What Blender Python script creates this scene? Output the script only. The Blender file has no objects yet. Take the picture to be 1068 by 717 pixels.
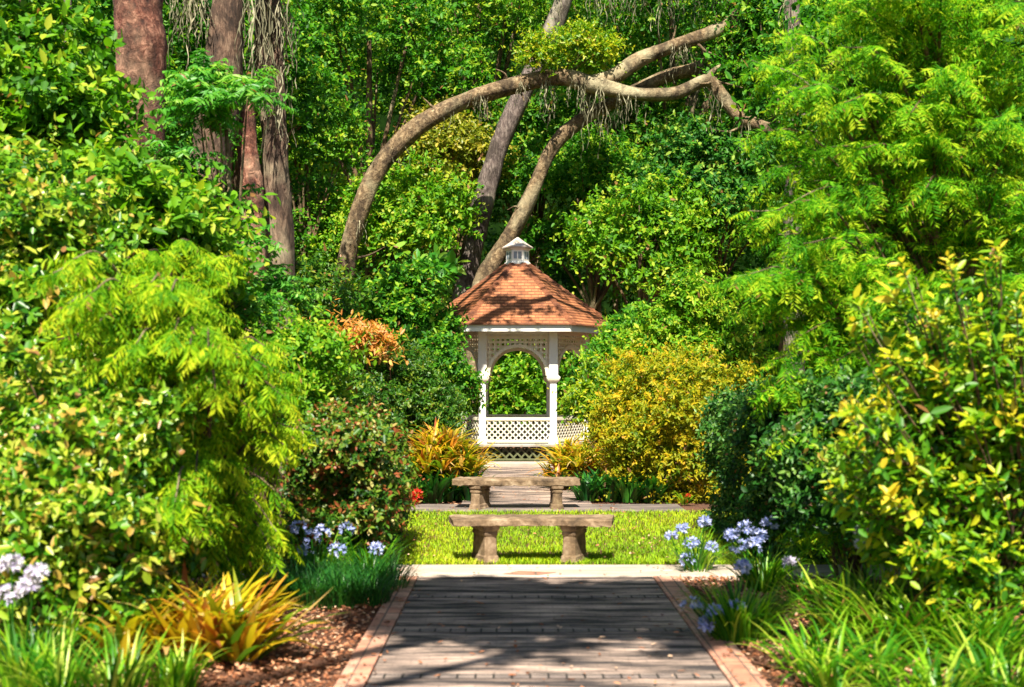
import bpy, math, random
import numpy as np

R = math.radians
F = 1250.0                      # focal length in photo pixels (photo 1068 px wide)
EYE = 1.64
HZ = 400.0                      # horizon row in the photo
sc = bpy.context.scene
COL = sc.collection

# ------------------------------------------------------------------ camera
cam_d = bpy.data.cameras.new('camera')
cam = bpy.data.objects.new('camera', cam_d); COL.objects.link(cam)
cam.location = (0, 0, EYE); cam.rotation_euler = (R(90), 0, 0)
cam_d.sensor_width = 36.0; cam_d.lens = 36.0 * F / 1068.0
cam_d.shift_y = (HZ - 358.5) / 1068.0
cam_d.clip_end = 2000
cam_d.dof.use_dof = True; cam_d.dof.focus_distance = 23.0; cam_d.dof.aperture_fstop = 2.1
sc.camera = cam

# ------------------------------------------------------------------ light
SUN_EL, SUN_AZ = 52.0, 4.0     # sun behind the camera, a little to its left
w = bpy.data.worlds.new('World'); sc.world = w; w.use_nodes = True
nt = w.node_tree
sky = nt.nodes.new('ShaderNodeTexSky'); sky.sky_type = 'NISHITA'; sky.sun_disc = False
sky.sun_elevation = R(SUN_EL); sky.sun_rotation = R(180 + SUN_AZ)
bg = nt.nodes['Background']; bg.inputs['Strength'].default_value = 0.052
nt.links.new(sky.outputs[0], bg.inputs[0])
sd = bpy.data.lights.new('sun', 'SUN'); sd.energy = 5.0; sd.angle = R(0.6); sd.color = (1.0, 0.93, 0.78)
sun = bpy.data.objects.new('sun', sd); COL.objects.link(sun)
sun.location = (-6, -20, 30); sun.rotation_euler = (R(90 - SUN_EL), 0, R(-SUN_AZ))
sc.view_settings.view_transform = 'Standard'; sc.view_settings.look = 'None'
sc.view_settings.gamma = 1.0; sc.view_settings.use_curve_mapping = False
sc.view_settings.exposure = 1.38
sc.render.engine = 'CYCLES'
cy = sc.cycles
cy.max_bounces = 7; cy.diffuse_bounces = 3; cy.glossy_bounces = 2; cy.transmission_bounces = 5
cy.transparent_max_bounces = 4; cy.caustics_reflective = False; cy.caustics_refractive = False
cy.use_denoising = True

# ------------------------------------------------------------------ helpers
UP = np.array([0, 0, 1.0])
def X(px, Y): return (px - 534.0) / F * Y
def Z(py, Y): return EYE - (py - HZ) / F * Y
def P(px, py, Y): return np.array([X(px, Y), Y, Z(py, Y)])
def GY(py): return F * EYE / (py - HZ)
def unit(v):
    v = np.asarray(v, float)
    return v / np.maximum(np.linalg.norm(v, axis=-1, keepdims=True), 1e-9)
def RG(s): return np.random.default_rng(s)

def empty(name, label, cat, loc, group=None, kind=None):
    o = bpy.data.objects.new(name, None); COL.objects.link(o)
    o.empty_display_size = 0.2
    o.location = [float(a) for a in loc]; tag(o, label, cat, group, kind); return o
def tag(o, label=None, cat=None, group=None, kind=None):
    if label: o['label'] = label
    if cat: o['category'] = cat
    if group: o['group'] = group
    if kind: o['kind'] = kind
    return o

def np_mesh(name, V, faces, mat, parent=None, val=None, smooth=False, uv=None):
    """faces: one (M,k) array or a list of them; V in world space, moved into the parent's frame."""
    if not isinstance(faces, list): faces = [faces]
    V = np.asarray(V, np.float64)
    if parent is not None:
        q = parent; off = np.zeros(3)
        while q is not None: off += np.array(q.location); q = q.parent
        V = V - off
    me = bpy.data.meshes.new(name)
    me.vertices.add(len(V)); me.vertices.foreach_set('co', V.astype(np.float32).ravel())
    tot = sum(f.size for f in faces); nf = sum(len(f) for f in faces)
    me.loops.add(tot); me.polygons.add(nf)
    me.loops.foreach_set('vertex_index', np.concatenate([f.ravel() for f in faces]).astype(np.int32))
    sizes = np.concatenate([np.full(len(f), f.shape[1]) for f in faces])
    starts = np.concatenate([[0], np.cumsum(sizes)[:-1]]).astype(np.int32)
    me.polygons.foreach_set('loop_start', starts)
    if smooth: me.polygons.foreach_set('use_smooth', np.ones(nf, bool))
    me.update(calc_edges=True)
    if val is not None:
        a = me.attributes.new('val', 'FLOAT', 'FACE'); a.data.foreach_set('value', np.asarray(val, np.float32))
    if uv is not None:
        l = me.uv_layers.new(name='UVMap'); l.data.foreach_set('uv', np.asarray(uv, np.float32).ravel())
    me.materials.append(mat)
    o = bpy.data.objects.new(name, me); COL.objects.link(o)
    if parent is not None: o.parent = parent
    return o

class MB:
    """collects boxes, lofts and prisms for ONE hard-surface mesh"""
    def __init__(s): s.v = []; s.f = []
    def add(s, vs, fs):
        n = len(s.v); s.v += [tuple(map(float, a)) for a in vs]; s.f += [tuple(n + i for i in f) for f in fs]
    def hexa(s, p):   # 8 corners: bottom 4, top 4
        s.add(p, [(3,2,1,0),(4,5,6,7),(0,1,5,4),(1,2,6,5),(2,3,7,6),(3,0,4,7)])
    def box(s, x0, x1, y0, y1, z0, z1):
        s.hexa([(x0,y0,z0),(x1,y0,z0),(x1,y1,z0),(x0,y1,z0),(x0,y0,z1),(x1,y0,z1),(x1,y1,z1),(x0,y1,z1)])
    def loft(s, rings, caps=True):
        n = len(rings[0]); vs = [p for r in rings for p in r]; fs = []
        for i in range(len(rings)-1):
            for j in range(n):
                k = (j+1) % n
                fs.append((i*n+j, i*n+k, (i+1)*n+k, (i+1)*n+j))
        if caps: fs += [tuple(range(n))[::-1], tuple((len(rings)-1)*n+j for j in range(n))]
        s.add(vs, fs)
    def build(s, name, mat, parent=None, bevel=0, smooth=False):
        me = bpy.data.meshes.new(name); me.from_pydata(s.v, [], s.f); me.update()
        me.materials.append(mat)
        if smooth:
            for p in me.polygons: p.use_smooth = True
        o = bpy.data.objects.new(name, me); COL.objects.link(o)
        if parent is not None: o.parent = parent
        if bevel:
            b = o.modifiers.new('bevel', 'BEVEL'); b.width = bevel; b.segments = 2; b.limit_method = 'ANGLE'
        return o

# ------------------------------------------------------------------ materials
def new_mat(name):
    m = bpy.data.materials.new(name); m.use_nodes = True
    t = m.node_tree; return m, t, t.nodes['Principled BSDF'], t.nodes['Material Output']
def ramp(t, fac, stops, interp='LINEAR'):
    r = t.nodes.new('ShaderNodeValToRGB'); cr = r.color_ramp; cr.interpolation = interp
    while len(cr.elements) < len(stops): cr.elements.new(0.5)
    for e, (p, c) in zip(cr.elements, stops): e.position = p; e.color = (*c, 1)
    t.links.new(fac, r.inputs[0]); return r
def noise(t, scale, detail=4, rough=0.55, vec=None, dist=0.0):
    n = t.nodes.new('ShaderNodeTexNoise'); n.inputs['Scale'].default_value = scale
    n.inputs['Detail'].default_value = detail; n.inputs['Roughness'].default_value = rough
    n.inputs['Distortion'].default_value = dist
    if vec is not None: t.links.new(vec, n.inputs['Vector'])
    return n
def coords(t, which='Object', scale=None):
    c = t.nodes.new('ShaderNodeTexCoord')
    if scale is None: return c.outputs[which]
    mp = t.nodes.new('ShaderNodeMapping'); mp.inputs['Scale'].default_value = scale
    t.links.new(c.outputs[which], mp.inputs[0]); return mp.outputs[0]
def bump(t, h, bsdf, strength=0.4, dist=0.02):
    b = t.nodes.new('ShaderNodeBump'); b.inputs['Strength'].default_value = strength; b.inputs['Distance'].default_value = dist
    t.links.new(h, b.inputs['Height']); t.links.new(b.outputs[0], bsdf.inputs['Normal'])
def mixc(t, fac, a, b, mode='MIX'):
    m = t.nodes.new('ShaderNodeMix'); m.data_type = 'RGBA'; m.blend_type = mode
    for sock, v in ((m.inputs[0], fac), (m.inputs[6], a), (m.inputs[7], b)):
        if isinstance(v, (int, float)): sock.default_value = v
        elif isinstance(v, tuple): sock.default_value = (*v, 1)
        else: t.links.new(v, sock)
    return m.outputs[2]

def leaf_mat(name, stops, rough=0.42, trans=0.38, spec=0.35, tboost=1.5):
    if 'leaves' in name or 'needles' in name:
        stops = [(p*0.965, c) for p, c in stops] + [(0.985, (0.26,0.13,0.045))]
    m, t, b, out = new_mat(name)
    at = t.nodes.new('ShaderNodeAttribute'); at.attribute_name = 'val'
    r = ramp(t, at.outputs['Fac'], stops)
    t.links.new(r.outputs[0], b.inputs['Base Color'])
    b.inputs['Roughness'].default_value = rough; b.inputs['Specular IOR Level'].default_value = spec
    tr = t.nodes.new('ShaderNodeBsdfTranslucent')
    tc = mixc(t, 1.0, r.outputs[0], (tboost, tboost * 1.05, tboost * 0.55), 'MULTIPLY')
    t.links.new(tc, tr.inputs['Color'])
    mx = t.nodes.new('ShaderNodeMixShader'); mx.inputs[0].default_value = trans
    t.links.new(b.outputs[0], mx.inputs[1]); t.links.new(tr.outputs[0], mx.inputs[2])
    t.links.new(mx.outputs[0], out.inputs['Surface'])
    return m
def bark_mat(name, c0, c1, c2, sc_=(9, 9, 2.0)):
    m, t, b, out = new_mat(name)
    v = coords(t, 'Object', sc_)
    n1 = noise(t, 2.2, 8, 0.68, v, 0.4); n2 = noise(t, 0.9, 3, 0.5, coords(t, 'Object'))
    r1 = ramp(t, n1.outputs[0], [(0.3, c0), (0.5, c1), (0.7, c2)])
    lich = ramp(t, n2.outputs[0], [(0.52, (0,0,0)), (0.66, (1,1,1))])
    cc = mixc(t, lich.outputs[0], r1.outputs[0], tuple(0.5*a+0.5*g for a, g in zip(c2, (0.30, 0.30, 0.20))))
    n3 = noise(t, 2.6, 6, 0.7, coords(t, 'Object', (1,1,0.6)), 0.6); pt = ramp(t, n3.outputs[0], [(0.40, (0.34,0.32,0.28)), (0.50, (0.85,0.85,0.80)), (0.62, (1.1,1.08,1.0))])
    cc = mixc(t, 1.0, cc, pt.outputs[0], 'MULTIPLY')
    t.links.new(cc, b.inputs['Base Color']); b.inputs['Roughness'].default_value = 0.9
    bump(t, n1.outputs[0], b, 0.9, 0.05); return m

G = {}
G['emerald'] = leaf_mat('emerald_leaves', [(0, (0.010,0.060,0.006)), (0.45, (0.032,0.155,0.007)), (0.75, (0.085,0.27,0.010)), (1, (0.28,0.40,0.02))], rough=0.5, spec=0.2)
G['bright'] = leaf_mat('bright_green_leaves', [(0, (0.018,0.085,0.006)), (0.4, (0.065,0.22,0.006)), (0.75, (0.15,0.33,0.008)), (1, (0.38,0.44,0.03))], rough=0.5, spec=0.22)
G['pinnate'] = leaf_mat('pinnate_leaves', [(0, (0.02,0.12,0.012)), (0.4, (0.05,0.24,0.02)), (0.8, (0.12,0.34,0.03)), (1, (0.26,0.44,0.06))], trans=0.42)
G['yellowgreen'] = leaf_mat('yellow_green_leaves', [(0, (0.03,0.12,0.006)), (0.35, (0.10,0.24,0.006)), (0.7, (0.25,0.36,0.008)), (1, (0.50,0.46,0.02))], trans=0.42)
G['camellia'] = leaf_mat('glossy_broad_leaves', [(0, (0.012,0.06,0.006)), (0.35, (0.045,0.18,0.007)), (0.62, (0.14,0.31,0.010)), (0.88, (0.36,0.42,0.03)), (0.97, (0.52,0.54,0.10)), (1, (0.42,0.28,0.05))], rough=0.34, spec=0.4, trans=0.33)
G['redhedge'] = leaf_mat('copper_and_green_leaves', [(0, (0.010,0.05,0.006)), (0.30, (0.028,0.11,0.008)), (0.50, (0.09,0.19,0.012)), (0.68, (0.17,0.22,0.02)), (0.75, (0.24,0.06,0.02)), (0.90, (0.30,0.09,0.03)), (1, (0.42,0.38,0.12))], rough=0.4, spec=0.35, trans=0.28)
G['azalea'] = leaf_mat('dark_fine_leaves', [(0, (0.010,0.055,0.006)), (0.5, (0.035,0.125,0.008)), (0.85, (0.09,0.20,0.010)), (1, (0.20,0.26,0.02))])
G['gold'] = leaf_mat('golden_leaves', [(0, (0.07,0.15,0.006)), (0.28, (0.22,0.27,0.008)), (0.55, (0.36,0.33,0.010)), (0.85, (0.54,0.38,0.012)), (1, (0.55,0.28,0.02))], rough=0.5, spec=0.2)
G['orange'] = leaf_mat('orange_leaves', [(0, (0.06,0.14,0.01)), (0.38, (0.18,0.20,0.01)), (0.58, (0.50,0.22,0.03)), (0.85, (0.62,0.24,0.07)), (1, (0.70,0.40,0.12))])
G['conifer'] = leaf_mat('feathery_needles', [(0, (0.014,0.09,0.005)), (0.4, (0.055,0.23,0.006)), (0.72, (0.16,0.40,0.008)), (1, (0.42,0.54,0.02))], trans=0.45, rough=0.6, spec=0.12)
G['weeping'] = leaf_mat('weeping_narrow_leaves', [(0, (0.03,0.14,0.004)), (0.35, (0.09,0.26,0.005)), (0.7, (0.23,0.40,0.006)), (1, (0.44,0.50,0.015))], trans=0.42, rough=0.6, spec=0.12)
G['bigyellow'] = leaf_mat('broad_yellow_green_leaves', [(0, (0.015,0.085,0.006)), (0.35, (0.06,0.21,0.006)), (0.62, (0.18,0.34,0.008)), (0.85, (0.44,0.46,0.010)), (1, (0.62,0.48,0.03))], rough=0.42, spec=0.35)
G['darkhedge'] = leaf_mat('dark_glossy_leaves', [(0, (0.006,0.035,0.006)), (0.5, (0.018,0.09,0.010)), (0.85, (0.05,0.17,0.016)), (1, (0.14,0.26,0.04))], rough=0.42, spec=0.32, trans=0.25)
G['bluegreen'] = leaf_mat('blue_green_leaves', [(0, (0.007,0.05,0.012)), (0.5, (0.024,0.13,0.014)), (0.85, (0.07,0.23,0.02)), (1, (0.24,0.36,0.04))], rough=0.5, spec=0.2)
G['forest'] = leaf_mat('forest_leaves', [(0, (0.010,0.06,0.006)), (0.4, (0.032,0.15,0.007)), (0.75, (0.095,0.26,0.010)), (1, (0.30,0.36,0.03))], rough=0.5, spec=0.2)
G['olive'] = leaf_mat('olive_leaves', [(0, (0.05,0.10,0.008)), (0.45, (0.15,0.20,0.012)), (0.8, (0.30,0.30,0.02)), (1, (0.45,0.36,0.05))])
G['strap'] = leaf_mat('strap_leaves', [(0, (0.02,0.12,0.006)), (0.35, (0.06,0.23,0.007)), (0.68, (0.20,0.39,0.010)), (1, (0.52,0.58,0.08))], rough=0.35, spec=0.4)
G['mondo'] = leaf_mat('dark_grass_leaves', [(0, (0.006,0.05,0.012)), (0.5, (0.016,0.11,0.016)), (1, (0.06,0.23,0.02))], rough=0.35, spec=0.45, trans=0.25)
G['goldstrap'] = leaf_mat('golden_strap_leaves', [(0, (0.03,0.10,0.008)), (0.25, (0.12,0.22,0.010)), (0.42, (0.42,0.36,0.012)), (0.72, (0.70,0.46,0.03)), (0.84, (0.58,0.22,0.04)), (0.89, (0.32,0.08,0.03)), (1, (0.78,0.60,0.22))], rough=0.35, spec=0.4)
G['grass'] = leaf_mat('lawn_grass', [(0, (0.10,0.24,0.008)), (0.5, (0.26,0.42,0.008)), (0.85, (0.46,0.52,0.010)), (1, (0.60,0.52,0.10))], trans=0.3, rough=0.6, spec=0.2)
G['moss'] = leaf_mat('spanish_moss', [(0, (0.09,0.09,0.055)), (0.5, (0.21,0.20,0.125)), (1, (0.37,0.34,0.23))], trans=0.2, rough=0.9, spec=0.1)
G['blue'] = leaf_mat('lavender_petals', [(0, (0.18,0.24,0.58)), (0.6, (0.38,0.43,0.78)), (1, (0.66,0.67,0.90))], trans=0.3, rough=0.6, spec=0.2, tboost=1.05)
G['white'] = leaf_mat('white_lilac_petals', [(0, (0.42,0.36,0.62)), (0.6, (0.70,0.66,0.80)), (1, (0.85,0.82,0.86))], trans=0.3, rough=0.6, spec=0.2, tboost=1.0)
G['red'] = leaf_mat('red_petals', [(0, (0.35,0.01,0.01)), (1, (0.75,0.05,0.02))], trans=0.3, rough=0.5)
G['mulch'] = leaf_mat('mulch_chips', [(0, (0.09,0.034,0.016)), (0.4, (0.28,0.105,0.050)), (0.75, (0.46,0.21,0.11)), (1, (0.62,0.42,0.28))], trans=0.0, rough=0.9, spec=0.1)

BARK = {
 'red': bark_mat('red_brown_bark', (0.022,0.007,0.005), (0.16,0.050,0.030), (0.52,0.27,0.19), (5.5,5.5,4.5)),
 'grey': bark_mat('grey_brown_bark', (0.022,0.012,0.008), (0.12,0.068,0.046), (0.32,0.22,0.16), (7,7,2.0)),
 'pale': bark_mat('pale_grey_bark', (0.03,0.02,0.02), (0.13,0.095,0.09), (0.33,0.27,0.25), (11,11,2.5)),
 'oak': bark_mat('mossy_oak_bark', (0.035,0.022,0.012), (0.17,0.11,0.058), (0.42,0.32,0.20), (6,6,5)),
 'twig': bark_mat('twig_bark', (0.05,0.028,0.014), (0.15,0.09,0.045), (0.27,0.17,0.09)),
}

def soil_mat():
    m, t, b, o = new_mat('mulch_soil')
    v = coords(t, 'Object')
    n1 = noise(t, 26, 8, 0.75, v); n2 = noise(t, 0.8, 4, 0.6, v)
    r1 = ramp(t, n1.outputs[0], [(0.3, (0.045,0.018,0.010)), (0.5, (0.15,0.060,0.030)), (0.7, (0.30,0.15,0.085))])
    r2 = ramp(t, n2.outputs[0], [(0.4, (0.6,0.6,0.6)), (0.7, (1.1,1.0,0.95))])
    t.links.new(mixc(t, 1.0, r1.outputs[0], r2.outputs[0], 'MULTIPLY'), b.inputs['Base Color'])
    b.inputs['Roughness'].default_value = 0.95; bump(t, n1.outputs[0], b, 0.9, 0.03); return m
def forest_floor_mat():
    m, t, b, o = new_mat('forest_floor')
    n1 = noise(t, 3, 8, 0.7, coords(t, 'Object'))
    r1 = ramp(t, n1.outputs[0], [(0.35, (0.003,0.008,0.002)), (0.6, (0.007,0.020,0.003)), (0.8, (0.016,0.035,0.005))])
    t.links.new(r1.outputs[0], b.inputs['Base Color']); b.inputs['Roughness'].default_value = 1; b.inputs['Specular IOR Level'].default_value = 0.0; return m
def concrete_mat(name, base, dark, bands=False):
    m, t, b, o = new_mat(name)
    v = coords(t, 'Object')
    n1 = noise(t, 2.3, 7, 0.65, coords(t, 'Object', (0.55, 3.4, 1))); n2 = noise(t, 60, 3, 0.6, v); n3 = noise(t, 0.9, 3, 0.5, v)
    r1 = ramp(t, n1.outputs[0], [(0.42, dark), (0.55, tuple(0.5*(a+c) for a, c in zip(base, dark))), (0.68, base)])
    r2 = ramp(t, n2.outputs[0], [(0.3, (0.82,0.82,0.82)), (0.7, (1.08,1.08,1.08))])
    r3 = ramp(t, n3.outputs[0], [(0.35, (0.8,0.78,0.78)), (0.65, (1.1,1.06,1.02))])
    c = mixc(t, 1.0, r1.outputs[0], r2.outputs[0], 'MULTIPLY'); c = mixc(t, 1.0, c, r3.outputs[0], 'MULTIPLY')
    if bands:
        br = t.nodes.new('ShaderNodeTexBrick'); t.links.new(v, br.inputs['Vector'])
        br.offset = 0.5; br.inputs['Scale'].default_value = 1.0
        br.inputs['Color1'].default_value = (1,1,1,1); br.inputs['Color2'].default_value = (0.86,0.84,0.84,1); br.inputs['Mortar'].default_value = (0.22,0.2,0.19,1)
        br.inputs['Mortar Size'].default_value = 0.006; br.inputs['Brick Width'].default_value = 0.195; br.inputs['Row Height'].default_value = 0.1
        br.inputs['Mortar Smooth'].default_value = 0.3
        c = mixc(t, 0.28, c, br.outputs[0], 'MULTIPLY')
    t.links.new(c, b.inputs['Base Color']); b.inputs['Roughness'].default_value = 0.85
    bump(t, n2.outputs[0], b, 0.35, 0.006); return m
def brick_mat(name, w_, h_, c1, c2, mortar, rot=0.0):
    m, t, b, o = new_mat(name)
    tc = t.nodes.new('ShaderNodeTexCoord'); mp = t.nodes.new('ShaderNodeMapping'); mp.inputs['Rotation'].default_value = (0,0,rot)
    t.links.new(tc.outputs['Object'], mp.inputs[0])
    br = t.nodes.new('ShaderNodeTexBrick'); t.links.new(mp.outputs[0], br.inputs['Vector']); br.offset = 0.0
    br.inputs['Scale'].default_value = 1; br.inputs['Color1'].default_value = (*c1,1); br.inputs['Color2'].default_value = (*c2,1); br.inputs['Mortar'].default_value = (*mortar,1)
    br.inputs['Mortar Size'].default_value = 0.007; br.inputs['Brick Width'].default_value = w_; br.inputs['Row Height'].default_value = h_
    n1 = noise(t, 7, 6, 0.65, tc.outputs['Object'])
    r = ramp(t, n1.outputs[0], [(0.35, (0.55,0.55,0.55)), (0.7, (1.15,1.1,1.05))])
    t.links.new(mixc(t, 1.0, br.outputs[0], r.outputs[0], 'MULTIPLY'), b.inputs['Base Color'])
    b.inputs['Roughness'].default_value = 0.85; bump(t, n1.outputs[0], b, 0.3, 0.01); return m
def paint_mat(name, c, dirt=(0.5,0.46,0.38)):
    m, t, b, o = new_mat(name)
    n1 = noise(t, 5, 6, 0.65, coords(t, 'Object', (1, 1, 0.35)))
    r = ramp(t, n1.outputs[0], [(0.34, tuple(a*d*1.3 for a, d in zip(c, dirt))), (0.52, c)])
    t.links.new(r.outputs[0], b.inputs['Base Color']); b.inputs['Roughness'].default_value = 0.5; return m
def stone_mat():
    m, t, b, o = new_mat('weathered_cast_stone')
    v = coords(t, 'Object')
    n1 = noise(t, 6, 8, 0.7, v); n2 = noise(t, 45, 4, 0.6, v); n3 = noise(t, 2.2, 3, 0.5, v)
    r1 = ramp(t, n1.outputs[0], [(0.32, (0.040,0.025,0.015)), (0.50, (0.185,0.120,0.068)), (0.70, (0.40,0.30,0.20))])
    r3 = ramp(t, n3.outputs[0], [(0.45, (1,1,1)), (0.7, (0.62,0.60,0.50))])
    t.links.new(mixc(t, 1.0, r1.outputs[0], r3.outputs[0], 'MULTIPLY'), b.inputs['Base Color'])
    b.inputs['Roughness'].default_value = 0.9; bump(t, n2.outputs[0], b, 0.6, 0.01); return m
def roof_mat():
    m, t, b, o = new_mat('cedar_shingles')
    tc = t.nodes.new('ShaderNodeTexCoord')
    br = t.nodes.new('ShaderNodeTexBrick'); t.links.new(tc.outputs['UV'], br.inputs['Vector']); br.offset = 0.5
    br.inputs['Scale'].default_value = 1; br.inputs['Brick Width'].default_value = 0.14; br.inputs['Row Height'].default_value = 0.105
    br.inputs['Color1'].default_value = (0.36,0.125,0.045,1); br.inputs['Color2'].default_value = (0.54,0.215,0.09,1)
    br.inputs['Mortar'].default_value = (0.22,0.075,0.03,1); br.inputs['Mortar Size'].default_value = 0.008; br.inputs['Bias'].default_value = -0.1
    n1 = noise(t, 3.2, 8, 0.72, tc.outputs['Object'])
    r = ramp(t, n1.outputs[0], [(0.34, (0.34,0.30,0.30)), (0.5, (0.74,0.72,0.70)), (0.65, (1.05,1.03,1.0))])
    t.links.new(mixc(t, 1.0, br.outputs[0], r.outputs[0], 'MULTIPLY'), b.inputs['Base Color'])
    b.inputs['Roughness'].default_value = 0.85; bump(t, br.outputs[1], b, -0.4, 0.01); return m
M_SOIL = soil_mat(); M_FFLOOR = forest_floor_mat()
M_PATH = concrete_mat('stained_shaded_paving', (0.60,0.45,0.37), (0.040,0.033,0.034), True)  # dark streaks: stains, deepened in the colour to stand in for shade too
M_WALK = concrete_mat('pale_concrete', (0.60,0.53,0.46), (0.40,0.33,0.27))
M_BORDER = brick_mat('brick_border', 0.22, 0.11, (0.52,0.23,0.15), (0.62,0.36,0.26), (0.20,0.13,0.10), R(90))
M_BAND = brick_mat('dark_brick_band', 0.10, 0.20, (0.20,0.16,0.15), (0.30,0.24,0.21), (0.03,0.025,0.022))
M_INLAY = brick_mat('red_brick_inlay', 0.2, 0.1, (0.42,0.16,0.10), (0.50,0.24,0.16), (0.22,0.15,0.11))
M_WHITE = paint_mat('white_paint', (0.80,0.79,0.75), (0.82,0.78,0.68))
M_CREAM = paint_mat('cream_paint', (0.78,0.72,0.58), (0.8,0.75,0.62))
M_DARKLAT = paint_mat('dark_green_lattice_paint', (0.12,0.13,0.06), (0.5,0.5,0.4))
M_DECK = paint_mat('grey_deck_boards', (0.36,0.33,0.30))
M_STONE = stone_mat(); M_ROOF = roof_mat()
M_GLASS, _t, _b, _o = new_mat('dark_window_glass'); _b.inputs['Base Color'].default_value = (0.25,0.30,0.36,1); _b.inputs['Roughness'].default_value = 0.08

# ------------------------------------------------------------------ foliage engine
def leaf_faces(Pn, D, N, L, W, val, shape='rhomb', fold=0.18, curl=0.12):
    D = unit(D); S = unit(np.cross(D, N)); N = np.cross(S, D)
    L = np.asarray(L)[:, None]; W = np.asarray(W)[:, None]; n = len(Pn)
    tip = Pn + D * L - N * (curl * L)
    i = np.arange(n)[:, None]
    if shape == 'rhomb':
        l = Pn + D * (0.45*L) + S * (0.5*W) + N * (fold*W*0.5); r = Pn + D * (0.45*L) - S * (0.5*W) + N * (fold*W*0.5)
        V = np.stack([Pn, r, tip, l], 1).reshape(-1, 3)
        Fc = np.concatenate([i*4 + np.array([[0,1,2]]), i*4 + np.array([[0,2,3]])])
    else:
        up = N * (fold*W*0.5)
        l1 = Pn + D*(0.28*L) + S*(0.46*W) + up; l2 = Pn + D*(0.68*L) + S*(0.40*W) + up - N*(0.4*curl*L)
        r1 = Pn + D*(0.28*L) - S*(0.46*W) + up; r2 = Pn + D*(0.68*L) - S*(0.40*W) + up - N*(0.4*curl*L)
        V = np.stack([Pn, r1, r2, tip, l2, l1], 1).reshape(-1, 3)
        Fc = np.concatenate([i*6 + np.array([[0,1,2,3]]), i*6 + np.array([[0,3,4,5]])])
    return V, Fc, np.concatenate([val, val])

def shoots(rng, B, D, L, k, lL, lW, mode='spiral', droop=0.15, spread=0.65, hang=0.0, tone=0.5, t0=0.15, roll=0.0):
    """k leaves along each of the shoots that start at B and run along D"""
    S = len(B); D = unit(D)
    t = np.linspace(t0, 1, k)[None, :] + rng.uniform(-0.5, 0.5, (S, k)) * (0.8 / k)
    L = np.broadcast_to(np.asarray(L, float), (S,))[:, None, None]; T = t[..., None]
    pos = B[:, None] + D[:, None] * L * T - UP * (droop * L * T * T)
    tan = unit(D[:, None] - UP * (2 * droop * T))
    s = unit(np.cross(tan, UP) + 1e-4); u = np.cross(s, tan)
    if roll:
        ro = rng.normal(0, roll, (S, 1, 1)); s, u = s*np.cos(ro)+u*np.sin(ro), u*np.cos(ro)-s*np.sin(ro)
    if mode == 'spiral':
        az = (np.arange(k)[None] * 2.399 + rng.uniform(0, 6.28, (S, 1)))[..., None]
        rad = s * np.cos(az) + u * np.sin(az); ld = tan * (1 - spread) + rad * spread
        nn = UP * 0.75 + tan * 0.35 + np.array([0,-0.35,0])
    else:
        sg = np.where(np.arange(k) % 2 == 0, 1.0, -1.0)[None, :, None]
        ld = tan * (1 - spread) + s * sg * spread
        nn = u * 1.0 + UP * 0.35 + np.array([0,-0.55,0])
    ld = unit(ld + rng.normal(0, 0.20, (S, k, 3)) - UP * hang)
    nn = nn + rng.normal(0, 0.42, (S, k, 3))
    sz = rng.uniform(0.72, 1.3, (S, 1)); ll = lL * sz * rng.uniform(0.6, 1.25, (S, k)); lw = lW * sz * rng.uniform(0.7, 1.2, (S, k))
    if mode != 'spiral':
        tp = 1 - 0.55 * np.abs(t - 0.45) ; ll = ll * tp
    val = 0.42 * rng.random((S, 1)) + 0.33 * rng.random((S, k)) + 0.25 * t - 0.5
    val = np.clip(0.5 + val * 1.45 + (tone - 0.5), 0.0, 0.965)
    val[rng.random((S, k)) < 0.010] = 1.0
    return pos.reshape(-1, 3), ld.reshape(-1, 3), nn.reshape(-1, 3), ll.ravel(), lw.ravel(), val.ravel()

def fib_dirs(rng, m, zmin=-0.4, ybias=0.0):
    out = []
    while len(out) < m:
        v = rng.normal(0, 1, 3); v /= np.linalg.norm(v)
        if v[2] < zmin: continue
        if v[1] > 0.25 and rng.random() < ybias: continue
        out.append(v)
    return np.array(out)

def clumps(rng, c, r, m, sub, zmin=-0.4, ybias=0.5, fill=(0.62, 0.95)):
    d = fib_dirs(rng, m, zmin, ybias); c = np.asarray(c, float); r = np.asarray(r, float)
    cen = c + d * r * rng.uniform(*fill, (m, 1)); rad = np.mean(r) * sub * rng.uniform(0.65, 1.35, m)
    cen[:, 2] = np.maximum(cen[:, 2], rad * 0.35 + 0.05)
    return cen, rad

def crown_shoots(rng, c, cen, rad, n, ybias=0.55, up=0.25, shell=0.55, flat=0.8):
    """shoot bases and directions over the surface of all clumps"""
    pr = rad**2 / np.sum(rad**2); idx = rng.choice(len(rad), n, p=pr)
    d = fib_dirs(rng, n, -0.75, ybias)
    d = d * np.array([1, 1, flat])
    B = cen[idx] + d * (rad[idx] * rng.uniform(shell, 1.0, n))[:, None]
    out = unit(cen[idx] - np.asarray(c) + 1e-3)
    D = unit(d * 0.8 + out * 0.45 + UP * up + rng.normal(0, 0.25, (n, 3)))
    ok = B[:, 2] > 0.03
    return B[ok], D[ok]

def catmull(pts, n=8):
    p = np.asarray(pts, float); p = np.vstack([2*p[0]-p[1], p, 2*p[-1]-p[-2]]); out = []
    for i in range(1, len(p)-2):
        for t in np.linspace(0, 1, n, endpoint=False):
            out.append(0.5*((2*p[i]) + (-p[i-1]+p[i+1])*t + (2*p[i-1]-5*p[i]+4*p[i+1]-p[i+2])*t*t + (-p[i-1]+3*p[i]-3*p[i+1]+p[i+2])*t**3))
    out.append(p[-2]); return np.array(out)

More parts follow.
